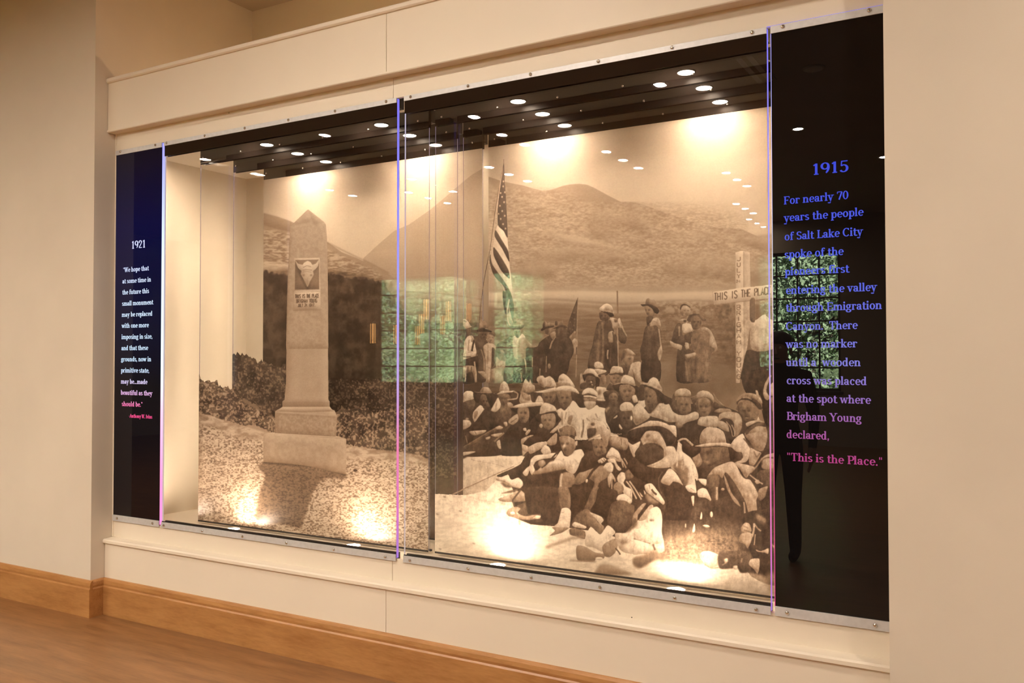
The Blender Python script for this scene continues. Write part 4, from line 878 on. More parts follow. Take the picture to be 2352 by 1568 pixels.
f(0.69, '1005 742 1130 592 1400 488 1502 520 1622 742 1690 802 1780 822 1872 970 1925 1102 1892 1202 1905 1402 1852 1525 1760 1482 1700 1252 1640 1132 1480 862 1330 682 1262 802 1200 732 1080 722', n=0.03)
f(0.22, '1330 690 1430 802 1482 872 1642 1152 1692 1292 1600 1232 1450 1002 1370 852', soft=1); f(0.62, '1288 702 1352 832 1432 1052 1560 1222 1602 1315 1480 1222 1358 1002 1328 902', n=0.04); f(0.56, '1780 980 1850 1060 1880 1180 1820 1120', soft=2); st(0.6, 30, '1660 1230 1675 1350 1680 1460')
f(0.84, '808 1022 900 968 982 1000 1062 1180 1042 1205 960 1152 830 1132', n=0.03); f(0.90, '818 802 972 812 962 932 880 882'); f(0.30, '1000 742 1200 732 1222 862 1192 962 1192 1202 1080 1212 1058 1002 980 932', n=0.06); st(0.74, 36, '1166 955 1166 1190'); f(0.16, '1220 780 1300 820 1340 960 1220 1000'); el(0.74, 1275, 995, 32, 26)
f(0.24, '700 1400 780 1260 900 1250 780 1568 660 1568', soft=2)
# ground level: shoes, coats and bags
o(1200, 1120)
f(0.13, '60 0 660 0 700 300 700 500 650 640 520 662 400 622 330 562 320 482 100 482 60 300', sh=0); f(0.10, '830 0 1290 0 1240 152 1130 382 1040 482 960 562 880 642 870 422 840 302')
f(0.40, '655 0 832 0 882 200 862 432 800 385 700 385'); f(0.36, '1290 0 1402 0 1332 252 1240 422 1118 402 1180 262'); f(0.10, '1402 0 1700 42 1742 120 1620 302 1540 562 1480 542 1240 432 1332 262')
f(0.93, '690 470 720 380 820 368 885 440 862 702 820 742 580 705 640 650', n=0.02); st(0.7, 12, '700 460 760 450', soft=0.6); f(0.45, '540 722 832 732 820 762 700 832 490 885 590 792'); f(0.30, '900 640 1000 480 1120 420 1180 690 960 740', soft=1.5)
f(0.42, '1108 422 1180 388 1242 440 1382 640 1492 722 1452 895 1340 792 1200 692 1130 562'); f(0.88, '1228 448 1440 530 1485 602 1440 662 1492 715 1420 672 1330 562'); f(0.90, '905 682 960 628 1165 712 1130 755 950 722')
f(0.32, '860 762 960 740 1140 802 1142 942 1000 902 870 862', n=0.1); st(0.58, 52, '1130 905 900 925 740 985 420 1092', soft=2.5)
f(0.28, '1560 562 1620 318 1720 238 1880 240 1980 302 2052 340 2032 562 1980 682 1800 822 1680 802 1560 702', n=0.06)
f(0.92, '1148 902 1250 718 1420 862 1560 688 1702 822 1560 962 1480 1175 1300 1102 1150 1062', n=0.02); f(0.46, '978 1130 1010 1058 1140 1080 1330 1190 1495 1222 1482 1302 1340 1312 1300 1355 1010 1335', n=0.03); el(0.92, 1400, 1300, 70, 26); st(0.55, 24, '860 1330 1040 1345 1340 1352', soft=1.5)
f(0.52, '1455 1102 1520 1010 1700 938 1755 1010 1702 1182 1600 1275 1500 1255', n=0.06); f(0.84, '1690 842 1880 830 2000 700 2130 590 2352 500 2500 620 2600 1160 2300 1220 1900 1205 1760 1102', n=0.06); f(0.6, '1760 960 1900 900 1940 1000 1820 1040', soft=2); st(0.25, 26, '1700 1110 1760 1180 1790 1230'); st(0.4, 18, '2040 930 2200 980 2352 1020', soft=0.8)
f(0.62, '2038 482 2200 298 2265 300 2120 502 2102 622 2000 700'); f(0.68, '2128 592 2330 328 2400 340 2352 522 2200 605'); f(0.16, '1800 800 1900 780 2000 600 2080 560 2100 680 2000 780 1900 830', soft=2, al=0.7)
f(0.52, '1410 1420 1560 1398 1700 1450 1900 1530 1980 1600 1340 1600', soft=2.5, n=0.08)
o(1400, 1140)
f(0.36, '430 1132 700 1052 822 1002 1000 1120 820 1180 560 1322 430 1262', soft=2.5, n=0.08)
f(0.95, '560 582 700 350 740 240 860 188 935 260 962 420 950 702 995 842 900 872 740 862 560 812 430 762 450 602', n=0.02); st(0.68, 30, '720 260 680 380 690 480', soft=1.5); el(0.5, 770, 440, 45, 20, soft=1); st(0.74, 24, '760 660 755 820', soft=1.5); st(0.3, 14, '440 780 560 822 740 868', soft=0.6); f(0.84, '450 800 700 870 800 960 700 1020 560 1060 420 1060', soft=1, n=0.05); st(0.2, 34, '790 880 830 990', soft=1)
f(0.80, '1635 1095 1700 1020 1830 1008 1980 1068 2055 1132 2002 1262 1850 1315 1740 1245', n=0.03); st(0.3, 14, '1740 1250 1850 1320 2000 1310', soft=1)
f(0.95, '1655 420 1668 340 1682 285 1697 350 1688 420'); el(0.9, 1865, 335, 26, 54); f(0.95, '1512 652 1550 498 1568 600 1548 665'); el(0.9, 1390, 540, 11, 38); el(0.9, 1770, 550, 66, 24, 8)
o(1520, 1180)
f(0.2, '1050 722 1600 700 1625 1052 1450 1092 1380 1002 1250 1012 1050 1002', soft=1, n=0.08); f(0.10, '1500 0 2400 0 2400 1200 1900 1152 1780 1002 1600 652', sh=0, n=0.03); f(0.4, '1900 100 1720 0 1760 180 1900 200', soft=2)
f(0.62, '1448 262 1520 168 1602 190 1645 320 1562 365 1468 332', n=0.03); st(0.25, 10, '1480 220 1580 270', soft=0.6); st(0.25, 10, '1500 300 1620 340', soft=0.6); f(0.58, '1408 482 1450 370 1620 348 1655 440 1612 562 1568 645 1520 562 1430 532', n=0.04); st(0.66, 36, '1690 180 1680 320 1650 430'); st(0.7, 20, '1710 380 1690 580'); st(0.58, 26, '1700 200 1750 270 1815 325')
f(0.64, '1720 662 1800 690 1880 668 1955 638 1945 742 1880 722 1750 702'); f(0.6, '2010 560 2060 590 2200 600 2200 690 2060 650', soft=0.8); f(0.70, '1588 932 1630 840 1780 828 1785 982 1752 1105 1690 1032', n=0.03); st(0.6, 18, '1470 820 1450 900', soft=1); f(0.7, '1310 960 1380 960 1370 1030 1310 1020', soft=0.8); f(0.75, '1140 840 1200 820 1200 890 1150 900', soft=0.8); st(0.6, 20, '1100 950 1180 900', soft=1)
f(0.78, '1250 1060 1450 1110 1650 1080 1900 1170 2000 1320 2400 1400 2400 1500 1200 1500', soft=3, al=0.6); f(0.5, '1850 1180 1960 1100 2120 1100 2120 1500 1950 1400', soft=5, al=0.6)
# ------------------------------------------------------------------ prints: tone -> sepia picture on a cut-out film
def sepia(t):
    t = np.clip(t, 0, 1)[..., None]
    lo = np.array([0.165, 0.125, 0.100], np.float32); mid = np.array([0.60, 0.51, 0.425], np.float32); hi = np.array([0.94, 0.885, 0.80], np.float32)
    return np.where(t < 0.5, lo + (mid - lo) * t * 2, mid + (hi - mid) * (t - 0.5) * 2)
TEX = 840.0
def make_print(layer, name, x0, x1, y, z0, z1, parent, label=None, full=False):
    T, A = LAY[layer]
    T = _blur(T, 0.6)
    if layer in ('3R', '2R'):
        k = (0.22 + T) * (1.15 - 0.62 * T)
        crowd = np.clip((YY - 690) / 40, 0, 1) * np.clip((1200 - YY + (XX - 1040) * 0.25) / 60, 0, 1)
        T = T + (FOLD * 0.36 + CLOTH * 0.46 + FINE * 0.22) * k * (0.35 + 0.65 * crowd)
        T = T + crowd * (np.exp(-(WR2 / 0.014) ** 2) * 0.05 - np.exp(-(WR1 / 0.022) ** 2) * 0.085 * np.clip(T * 2.2 - 0.2, 0.15, 1))
    T = T + GRAIN * 0.085
    nx, nz = int((x1 - x0) * TEX), int((z1 - z0) * TEX)
    X, Z = np.meshgrid(x0 + (np.arange(nx) + 0.5) / TEX, z0 + (np.arange(nz) + 0.5) / TEX)
    u, v = project(X, y, Z)
    cu, cv = np.clip((u - UX0) * SS - 0.5, 0, CW - 2), np.clip((v - UY0) * SS - 0.5, 0, CH - 2)
    iu, iv = cu.astype(int), cv.astype(int)
    fu, fv = (cu - iu).astype(np.float32), (cv - iv).astype(np.float32)
    def samp(P): return (P[iv, iu] * (1 - fu) + P[iv, iu + 1] * fu) * (1 - fv) + (P[iv + 1, iu] * (1 - fu) + P[iv + 1, iu + 1] * fu) * fv
    pic = np.ones((nz, nx, 4), np.float32)
    pic[..., :3] = sepia(samp(T))
    img = bpy.data.images.new(name + ' picture', nx, nz, alpha=False)
    img.pixels.foreach_set(pic.ravel())
    img.update(); img.pack()
    m, nt, b = mat_new(name + ' ' + layer)
    tx = nt.nodes.new('ShaderNodeTexImage'); tx.image = img; tx.interpolation = 'Cubic'; tx.extension = 'EXTEND'
    nt.links.new(tx.outputs[0], b.inputs['Base Color'])
    b.inputs['Roughness'].default_value = 0.32
    b.inputs['Specular IOR Level'].default_value = 0.35
    if full:                       # the rearmost prints let some light through
        out = next(n for n in nt.nodes if n.type == 'OUTPUT_MATERIAL')
        tl = nt.nodes.new('ShaderNodeBsdfTranslucent'); nt.links.new(tx.outputs[0], tl.inputs[0])
        mx = nt.nodes.new('ShaderNodeMixShader'); mx.inputs[0].default_value = 0.33
        nt.links.new(b.outputs[0], mx.inputs[1]); nt.links.new(tl.outputs[0], mx.inputs[2]); nt.links.new(mx.outputs[0], out.inputs[0])
    verts, faces = [], []
    def quad(i0, i1, j0, j1):
        k = len(verts)
        for i, j in ((i0, j0), (i1, j0), (i1, j1), (i0, j1)):
            verts.append((x0 + i / TEX, y, z0 + j / TEX))
        faces.append((k, k + 1, k + 2, k + 3))
    if full:
        quad(0, nx, 0, nz)
    else:
        al = samp(A) > 0.5
        R = 2
        prev = {}
        for j in range(0, nz, R):
            row = al[min(j + R // 2, nz - 1)].astype(np.int8)
            d = np.diff(np.concatenate([[0], row, [0]]))
            now = {}
            for s, e in zip(np.where(d == 1)[0], np.where(d == -1)[0]):
                if e - s < 3: continue
                key = (int(s), int(e))
                now[key] = prev.pop(key, j)
            for (s, e), js in prev.items(): quad(s, e, js, j)
            prev = now
        for (s, e), js in prev.items(): quad(s, e, js, nz)
    me = bpy.data.meshes.new(name)
    me.from_pydata(verts, [], faces)
    uv = me.uv_layers.new(name='UVMap')
    co = np.array(verts, np.float32)
    uvs = np.stack([(co[:, 0] - x0) / (x1 - x0), (co[:, 2] - z0) / (z1 - z0)], 1)
    li = np.zeros(len(me.loops), np.int32); me.loops.foreach_get('vertex_index', li)
    uv.data.foreach_set('uv', uvs[li].ravel())
    me.materials.append(m)
    ob = bpy.data.objects.new(name, me); COL.objects.link(ob)
    ob.parent = parent; ob.matrix_parent_inverse = Matrix.Translation(-parent.location)
    if label: ob['label'] = label
    return ob

# ------------------------------------------------------------------ slab-serif lettering (drawn stroke by stroke)
G = {}
def _g(chars_adv, cmds): G[chars_adv[0]] = (chars_adv[1], cmds)
for row in '''
A 64|l 8 0 31 68 6|l 31 70 56 0 14|l 17 24 46 24 6|s 8 0|s 56 0
B 54|v 16 0 70|h 4 34 67|h 16 36 37|h 4 36 3|a 33 52 15 15 -90 90|a 35 20 17 17 -90 90
C 62|a 33 35 25 33 42 318|l 52 68 52 52 6
E 58|v 16 0 70|h 4 54 67|h 16 42 36|h 4 56 3|l 53 67 53 53 6|l 55 3 55 19 6|l 41 44 41 28 5
F 54|v 16 0 70|h 4 52 67|h 16 40 35|s 16 0|l 51 67 51 52 6|l 39 43 39 27 5
I 32|v 16 0 70|s 16 0|s 16 67
L 54|v 16 0 70|s 16 67|h 4 52 3|l 51 3 51 22 6
P 52|v 16 0 70|h 4 35 67|h 16 35 31|a 34 49 16 18 -90 90|s 16 0
S 50|a 25 52 16 15 25 270|a 25 19 17 16 -155 90|l 42 66 42 54 5|l 8 4 8 18 5
T 60|v 30 0 70|h 4 56 67|l 6 67 6 50 6|l 54 67 54 50 6|s 30 0
W 82|l 8 67 24 0 13|l 24 0 40 66 6|l 40 67 56 0 13|l 56 0 72 67 6|s 8 67|s 40 67|s 72 67
Y 62|l 10 67 32 32 13|l 54 67 34 32 6|v 32 0 34|s 9 67|s 54 67|s 32 0
a 47|a 20 14 12 11 0 360|v 33 4 34|a 21 35 12 10 0 165|h 33 45 3|d 11 35 5
b 50|v 12 0 72|h 2 12 69|a 28 24 14 22 0 360
c 46|a 26 24 16 22 50 315|d 37 37 6
d 52|a 22 24 14 22 0 360|v 37 0 72|h 27 37 69|h 37 48 3
e 46|a 25 24 16 22 0 318|h 11 41 25
f 34|v 15 0 58|a 26 57 11 12 45 180|h 3 33 45|s 15 0|d 33 64 5
g 48|a 21 31 13 15 0 360|a 22 -6 17 11 0 360|l 14 17 12 5 5|h 32 45 45
h 54|v 12 0 72|h 2 12 69|a 27 30 13 15 0 180|v 40 0 31|s 12 0|s 40 0
i 26|v 12 0 48|h 2 12 45|s 12 0|d 12 64 8
k 52|v 12 0 72|h 2 12 69|l 16 18 38 45 6|l 22 27 42 1 12|s 12 0|s 42 0|s 38 45
l 26|v 12 0 72|h 2 12 69|s 12 0
m 82|v 12 0 48|h 2 12 45|a 26 31 13 14 0 180|v 40 0 31|a 54 31 13 14 0 180|v 68 0 31|s 12 0|s 40 0|s 68 0
n 54|v 12 0 48|h 2 12 45|a 27 31 13 14 0 180|v 40 0 31|s 12 0|s 40 0
o 50|a 25 24 16 22 0 360
p 50|v 12 -22 48|h 2 12 45|a 28 24 14 22 0 360|s 12 -22
r 40|v 12 0 48|h 2 12 45|a 25 33 12 12 40 170|d 34 40 6|s 12 0
s 40|a 20 35 11 10 20 270|a 20 13 12 10 -160 90
t 34|v 15 8 62|h 3 32 45|a 25 10 10 8 180 330
u 54|v 12 14 48|h 2 12 45|a 25 16 13 14 180 360|v 38 0 48|h 28 38 45|h 38 48 3
v 48|l 9 47 24 1 12|l 24 1 39 47 6|s 9 45|s 39 45
w 68|l 8 47 21 1 12|l 21 1 34 47 6|l 34 47 47 1 12|l 47 1 60 47 6|s 8 45|s 60 45
y 48|l 9 47 25 2 12|l 40 47 22 -10 6|a 13 -12 9 8 200 340|s 9 45|s 40 45
z 42|h 6 36 45|l 35 44 8 3 10|h 7 38 3|l 37 3 37 14 5
0 52|a 26 35 17 33 0 360
1 44|v 24 0 70|l 24 67 10 58 8|s 24 0
2 52|a 25 51 16 17 -15 170|l 40 44 10 6 9|h 8 46 4|d 12 52 6
5 52|h 13 45 67|l 15 66 13 38 6|a 25 23 18 21 -150 130
7 50|h 8 48 66|l 46 64 22 0 12|l 9 66 9 50 6
9 52|a 26 49 17 19 0 360|a 18 42 26 40 -62 8
, 22|d 10 5 7|l 12 4 7 -11 6
. 22|d 10 5 7
- 28|h 4 24 25
" 34|l 10 70 10 50 7|l 24 70 24 50 7
'''.strip().split('\n'):
    h_, *c_ = row.split('|')
    G[h_[0]] = (float(h_[2:]), [q.split() for q in c_])
def glyph_polys(ch):
    """list of outlines in hundredths of the letter grid"""
    out = []
    TK, TN = 13.0, 6.0
    for c in G[ch][1]:
        k, v = c[0], [float(q) for q in c[1:]]
        if k == 'l':
            x0, y0, x1, y1, w = v; d = math.hypot(x1 - x0, y1 - y0); nx, ny = -(y1 - y0) / d * w / 2, (x1 - x0) / d * w / 2
            out.append([(x0 + nx, y0 + ny), (x1 + nx, y1 + ny), (x1 - nx, y1 - ny), (x0 - nx, y0 - ny)])
        elif k == 'v': out.append([(v[0] - TK / 2, v[1]), (v[0] + TK / 2, v[1]), (v[0] + TK / 2, v[2]), (v[0] - TK / 2, v[2])])
        elif k == 'h': out.append([(v[0], v[2] - 3), (v[1], v[2] - 3), (v[1], v[2] + 3), (v[0], v[2] + 3)])
        elif k == 's':
            y = v[1]; a, b = (y, y + 6) if y <= 0 else (y - 3, y + 3)
            out.append([(v[0] - 12, a), (v[0] + 12, a), (v[0] + 12, b), (v[0] - 12, b)])
        elif k == 'd': out.append([(v[0] + v[2] * math.cos(t), v[1] + v[2] * math.sin(t)) for t in np.linspace(0, 6.2832, 13)[:-1]])
        elif k == 'a':
            cx, cy, rx, ry, a0, a1 = v; n = max(6, int(abs(a1 - a0) / 15)); q = []
            for i in range(n + 1):
                t = math.radians(a0 + (a1 - a0) * i / n); w = TN + (TK - TN) * abs(math.cos(t)) ** 1.5
                dx, dy = math.cos(t), math.sin(t)
                q.append(((cx + (rx + w / 2) * dx, cy + (ry + w / 2) * dy), (cx + (rx - w / 2) * dx, cy + (ry - w / 2) * dy)))
            for a, b in zip(q, q[1:]): out.append([a[0], b[0], b[1], a[1]])
    return out
def text_width(s): return sum(G[c][0] if c in G else 24 for c in s)
def set_line(bm, s, xl, xr, z, y, hscale):
    """one line of raised lettering from xl to xr with its baseline at z"""
    k = (xr - xl) / max(1.0, text_width(s) - 4); pen = 0
    for c in s:
        if c in G:
            for P in glyph_polys(c):
                vs = [bm.verts.new((xl + (pen + px) * k, y, z + py * hscale)) for px, py in P]
                try: bm.faces.new(vs)
                except ValueError: pass
            pen += G[c][0]
        else: pen += 24

# ------------------------------------------------------------------ the room
CEIL = 4.0
REAR = -12.6
XL, XR = -10.5, 9.0
FRONT = -0.134                    # face of the wall to either side of the case
ALX0, ALX1, ALY = -0.02, 4.312, 1.09
struct('floor', boxes((XL, XR, REAR - 0.2, 1.3, -0.1, 0.0)), M['floor'])
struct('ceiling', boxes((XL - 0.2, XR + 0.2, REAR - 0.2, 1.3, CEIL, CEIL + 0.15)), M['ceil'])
struct('wall_left', boxes((XL, ALX0, FRONT, 1.3, 0, CEIL)), M['wall'])
struct('wall_right', boxes((ALX1, XR, FRONT, 1.3, 0, CEIL)), M['wall'])
struct('wall_back', boxes((ALX0, ALX1, ALY, 1.3, 0, CEIL)), M['wall'])
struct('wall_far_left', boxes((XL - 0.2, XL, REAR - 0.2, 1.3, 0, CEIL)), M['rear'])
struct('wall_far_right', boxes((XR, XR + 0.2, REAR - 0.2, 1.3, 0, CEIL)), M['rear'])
def mirror(u, v):                 # where a reflection in the front glass really stands on the rear wall
    p = onY(u, v, -REAR); return p[0], p[2]
wx = [mirror(1733, 566), mirror(1929, 566), mirror(864, 610), mirror(1042, 610), mirror(1123, 612), mirror(1196, 612)]
WZ0, WZ1 = 0.95, 3.42
wins = sorted([(wx[0][0], wx[1][0]), (wx[2][0], wx[3][0]), (wx[4][0], wx[5][0])])
bm = bmesh.new()
edges = [XL] + [q for w in wins for q in w] + [XR]
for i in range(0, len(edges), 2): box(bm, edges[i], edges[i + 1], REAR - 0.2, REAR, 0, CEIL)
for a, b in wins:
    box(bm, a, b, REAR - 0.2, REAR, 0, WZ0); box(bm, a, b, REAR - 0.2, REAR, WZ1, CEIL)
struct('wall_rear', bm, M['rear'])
for n, ((a, b), cols) in enumerate(zip(wins, (3, 1, 4))):
    bm = bmesh.new()
    yw0, yw1 = REAR - 0.14, REAR - 0.08
    fw = 0.05
    for q in ((a, a + fw), (b - fw, b)): box(bm, q[0], q[1], yw0, yw1, WZ0, WZ1)
    for q in ((WZ0, WZ0 + fw), (WZ1 - fw, WZ1)): box(bm, a, b, yw0, yw1, q[0], q[1])
    w = struct('window_%d' % (n + 1), bm, M['frame'])
    bm = bmesh.new()
    for i in range(1, cols): box(bm, a + (b - a) * i / cols - 0.013, a + (b - a) * i / cols + 0.013, yw0 + 0.01, yw1 - 0.01, WZ0, WZ1)
    for j in range(1, 6): box(bm, a, b, yw0 + 0.012, yw1 - 0.012, WZ0 + (WZ1 - WZ0) * j / 6 - 0.013, WZ0 + (WZ1 - WZ0) * j / 6 + 0.013)
    obj('window_bars', bm, M['frame'], w)
    obj('window_glass', boxes((a + 0.01, b - 0.01, REAR - 0.113, REAR - 0.107, WZ0 + 0.01, WZ1 - 0.01)), M['winglass'], w)
    obj('window_sill', boxes((a - 0.04, b + 0.04, REAR - 0.09, REAR + 0.05, WZ0 - 0.045, WZ0 - 0.002), bev=0.006), M['frame'], w)
# skirting boards: honey maple with an eased top edge
BBH = 0.213
def bb_prof(y): return [(y, 0.0), (y - 0.022, 0.0), (y - 0.022, BBH - 0.05), (y - 0.017, BBH - 0.042), (y - 0.019, BBH - 0.03), (y - 0.015, BBH - 0.012), (y - 0.007, BBH - 0.002), (y, BBH)]
def cas_prof(x):
    return [(x, 0.0), (x + 0.022, 0.0), (x + 0.022, BBH - 0.05), (x + 0.017, BBH - 0.042), (x + 0.019, BBH - 0.03), (x + 0.015, BBH - 0.012), (x + 0.007, BBH - 0.002), (x, BBH)]
CASEF = -0.045                    # face of the case below the ledge
struct('baseboard_left', prism_x(bmesh.new(), bb_prof(FRONT), XL, ALX0 + 0.022), M['base'])
struct('baseboard_return', prism_y(bmesh.new(), cas_prof(ALX0), FRONT, CASEF), M['base'])
struct('baseboard_case', prism_x(bmesh.new(), bb_prof(CASEF), ALX0 + 0.0005, ALX1 - 0.0005), M['base'])
struct('baseboard_right', prism_x(bmesh.new(), bb_prof(FRONT), ALX1 - 0.022, XR), M['base'])

# ------------------------------------------------------------------ the display case
CX0, CX1 = ALX0 + 0.003, ALX1 - 0.003
case = thing('display_case', 'long cream built-in display case set in the wall recess above the maple skirting', 'display case', (2.15, 0.5, 0))
MIDX = 2.095
case_parts = []
for i, (a, b) in enumerate(((CX0, MIDX - 0.0012), (MIDX + 0.0012, CX1))):
    p = obj('fascia_panel', boxes((a, b, -0.05, -0.028, 2.875, 3.165), bev=0.0015), M['casing'], case)
    p = obj('lower_panel', boxes((a, b, CASEF, CASEF + 0.02, 0.0, 0.415), bev=0.0012), M['casing'], case)
    p = obj('sill_panel', boxes((a, b, 0.004, 0.020, 0.442, 0.552), bev=0.001), M['casing'], case)
    p = obj('head_panel', boxes((a, b, 0.004, 0.020, 2.767, 3.0), bev=0.001), M['casing'], case)
obj('top_lip', prism_x(bmesh.new(), [(-0.028, 3.16), (-0.058, 3.165), (-0.064, 3.172), (-0.064, 3.188), (-0.058, 3.194), (0.03, 3.194), (0.03, 3.16)], CX0, CX1), M['casing'], case)
obj('fascia_edge', prism_x(bmesh.new(), [(0.02, 2.868), (-0.054, 2.868), (-0.057, 2.872), (-0.057, 2.881), (-0.05, 2.884), (0.02, 2.884)], CX0, CX1), M['casing'], case)
obj('ledge', prism_x(bmesh.new(), [(0.02, 0.415), (-0.054, 0.415), (-0.060, 0.420), (-0.060, 0.434), (-0.054, 0.441), (0.02, 0.447)], CX0, CX1), M['casing'], case)
for a, b in ((CX0, -0.006), (4.306, CX1)):
    obj('side_stile', boxes((a, b, 0.0, 0.022, 0.447, 2.868), bev=0.0008), M['casing'], case)
FLZ, CLZ, BKY = 0.522, 2.782, 1.03
obj('case_floor', boxes((-0.006, 4.306, 0.024, BKY, FLZ - 0.02, FLZ)), M['lining'], case)
obj('case_ceiling', boxes((-0.006, 4.306, 0.024, BKY, CLZ, CLZ + 0.02)), M['lining'], case)
obj('case_back', boxes((-0.006, 4.306, BKY, BKY + 0.02, FLZ, CLZ)), M['lining'], case)
obj('case_side', boxes((-0.016, -0.006, 0.024, BKY, FLZ, CLZ)), M['lining'], case)
obj('case_side', boxes((4.306, 4.3085, 0.024, BKY, FLZ, CLZ)), M['lining'], case)
obj('added_fill_strip', boxes((0.2, 4.1, 0.50, 0.53, CLZ + 0.0205, CLZ + 0.04)), M['added_fill'], case)  # glowing strip added out of sight behind the fascia to brighten the recess above
for (u, v) in ((1447, 68), (527, 258), (1450, 1418), (525, 1293), (505, 1290)):       # small screw holes in the paint
    y0 = 0.004
    p = onY(u, v, y0)
    obj('screw_hole', lathe(bmesh.new(), [(0.0026, 0.0), (0.0026, -0.0006)], (p[0], y0, p[2]), 10, 'Y'), M['blackmatte'], case)

# ------------------------------------------------------------------ the sheets of glass
PITCHY = 0.2558
ZT, ZB, ZH = 2.742, 0.575, 2.682          # rail bottoms top and bottom, header lower edge
def screw_bm(x, y, z, r=0.0075):
    bm = bmesh.new()
    lathe(bm, [(r, 0.0), (r, -0.0025), (r * 0.82, -0.0045), (r * 0.3, -0.0055)], (x, y, z), 16, 'Y')
    return bm
def slot(x, y, z):
    bm = bmesh.new(); box(bm, x - 0.005, x + 0.005, y - 0.0062, y - 0.0056, z - 0.0011, z + 0.0011); return bm
LEFT, RIGHT = (0.436, 2.120), (2.167, 3.884)
SCX = {0: [0.46, 0.78, 1.095, 1.415, 1.735, 2.06], 1: [2.207, 2.533, 2.86, 3.186, 3.51, 3.831]}
NAMES = {
 (0, 0): 'foremost clear glass sheet of the left half, blue lit edge at the middle gap',
 (0, 1): 'foremost clear glass sheet of the right half beside the black 1915 text sheet',
 (1, 0): 'glass sheet printed with a stone monument on stony ground',
 (1, 1): 'glass sheet printed with the front rows of people sitting on pale sand',
 (2, 0): 'glass sheet printed with dark bushes, behind the monument print',
 (2, 1): 'glass sheet printed with standing people, a flag on a pole and a white wooden cross',
 (3, 0): 'rearmost glass sheet of the left half printed with sky, hillside and dark grove',
 (3, 1): 'rearmost glass sheet of the right half printed with broad pale mountains under open sky',
}
PT = 0.020
sheets = {}
for d in range(4):
    y = d * PITCHY
    for s, (xa, xb) in enumerate((LEFT, RIGHT)):
        if d: xa, xb = ((0.436, 2.126), (2.166, 3.884))[s]
        t = thing('glass_sheet', NAMES[(d, s)], 'glass panel', ((xa + xb) / 2, y, FLZ), 'layered glass sheets of the display')
        sheets[(d, s)] = t
        zb = 0.553 if d == 0 else 0.537
        zt = 2.765 if d == 0 else CLZ - 0.002
        obj('pane', boxes((xa, xb, y, y + PT, zb, zt)), M['glass'], t)
        # black back-painted strip along the head, with its mounting bar behind
        obj('header_band', boxes((xa, xb, y - 0.0015, y - 0.0003, ZH, zt - 0.001)), M['header'], t)
        obj('mounting_bar', boxes((xa, xb, y + PT + 0.001, y + PT + 0.036, 2.715 if d else 2.722, CLZ - 0.003), (xa, xb, y + PT + 0.0002, y + PT + 0.0012, ZH, CLZ - 0.003)), M['blackmatte'], t)
        obj('foot_bar', boxes((xa, xb, y + PT + 0.0005, y + PT + 0.012, FLZ + 0.001 if d == 0 else 0.537, 0.580 if d == 0 else 0.546), (xa, xb, y - 0.002, y - 0.0004, 0.537 if d else 0.56, 0.580 if d == 0 else 0.546)), M['blackmatte'], t)
        for e, (xe0, xe1) in enumerate(((xa - 0.0012, xa - 0.0002), (xb + 0.0002, xb + 0.0012))):
            mt = (M['edge'] if e == 1 else M['edge_soft']) if d == 0 else M['edge_soft']
            if d == 0 and s == 1 and e == 0: mt = M['edge_soft']
            if d: mt = M['edge_back']
            p = obj('lit_edge', boxes((xe0, xe1, y + 0.002, (y + PT - 0.002 if e else y + 0.011) if d == 0 else y + 0.005, zb + 0.004, zt - (0.002 if d == 0 else 0.1))), mt, t)
            if d == 0 and e == 1: p['label'] = 'edge glowing blue at the top and pink lower down'
        if d == 0:
            r1 = obj('top_rail', boxes((xa - 0.001, xb + 0.001, -0.006, -0.0016, ZT, 2.766), bev=0.0008), M['alu'], t)
            r2 = obj('bottom_rail', boxes((xa - 0.001, xb + 0.001, -0.006, -0.0022, 0.543, ZB), bev=0.0008), M['alu'], t)
            for x in SCX[s]:
                for z, r in ((2.756, r1), (0.557, r2)):
                    q = obj('screw', screw_bm(x, -0.006, z), M['chrome'], r, True)
        else:
            for x in SCX[s]:
                obj('screw', screw_bm(x, y - 0.0015, 2.722, 0.0055), M['chrome'], t, True)
PRN = {(1, 0): ('2L', 'stone monument on a stony hill in sepia'), (1, 1): ('2R', 'front rows of seated people on pale sand in sepia'),
       (2, 0): ('3L', 'dark bushes in sepia'), (2, 1): ('3R', 'standing people, flag, cross and back rows in sepia'),
       (3, 0): ('4L', 'sky, hillside and dark grove in sepia'), (3, 1): ('4R', 'sky and mountains in sepia')}
for (d, s), (lay, lab) in PRN.items():
    xa, xb = ((0.436, 2.126), (2.166, 3.884))[s]
    make_print(lay, 'printed_film', xa, xb, d * PITCHY - 0.0008, 0.546, ZH + 0.001, sheets[(d, s)], lab, full=(d == 3))

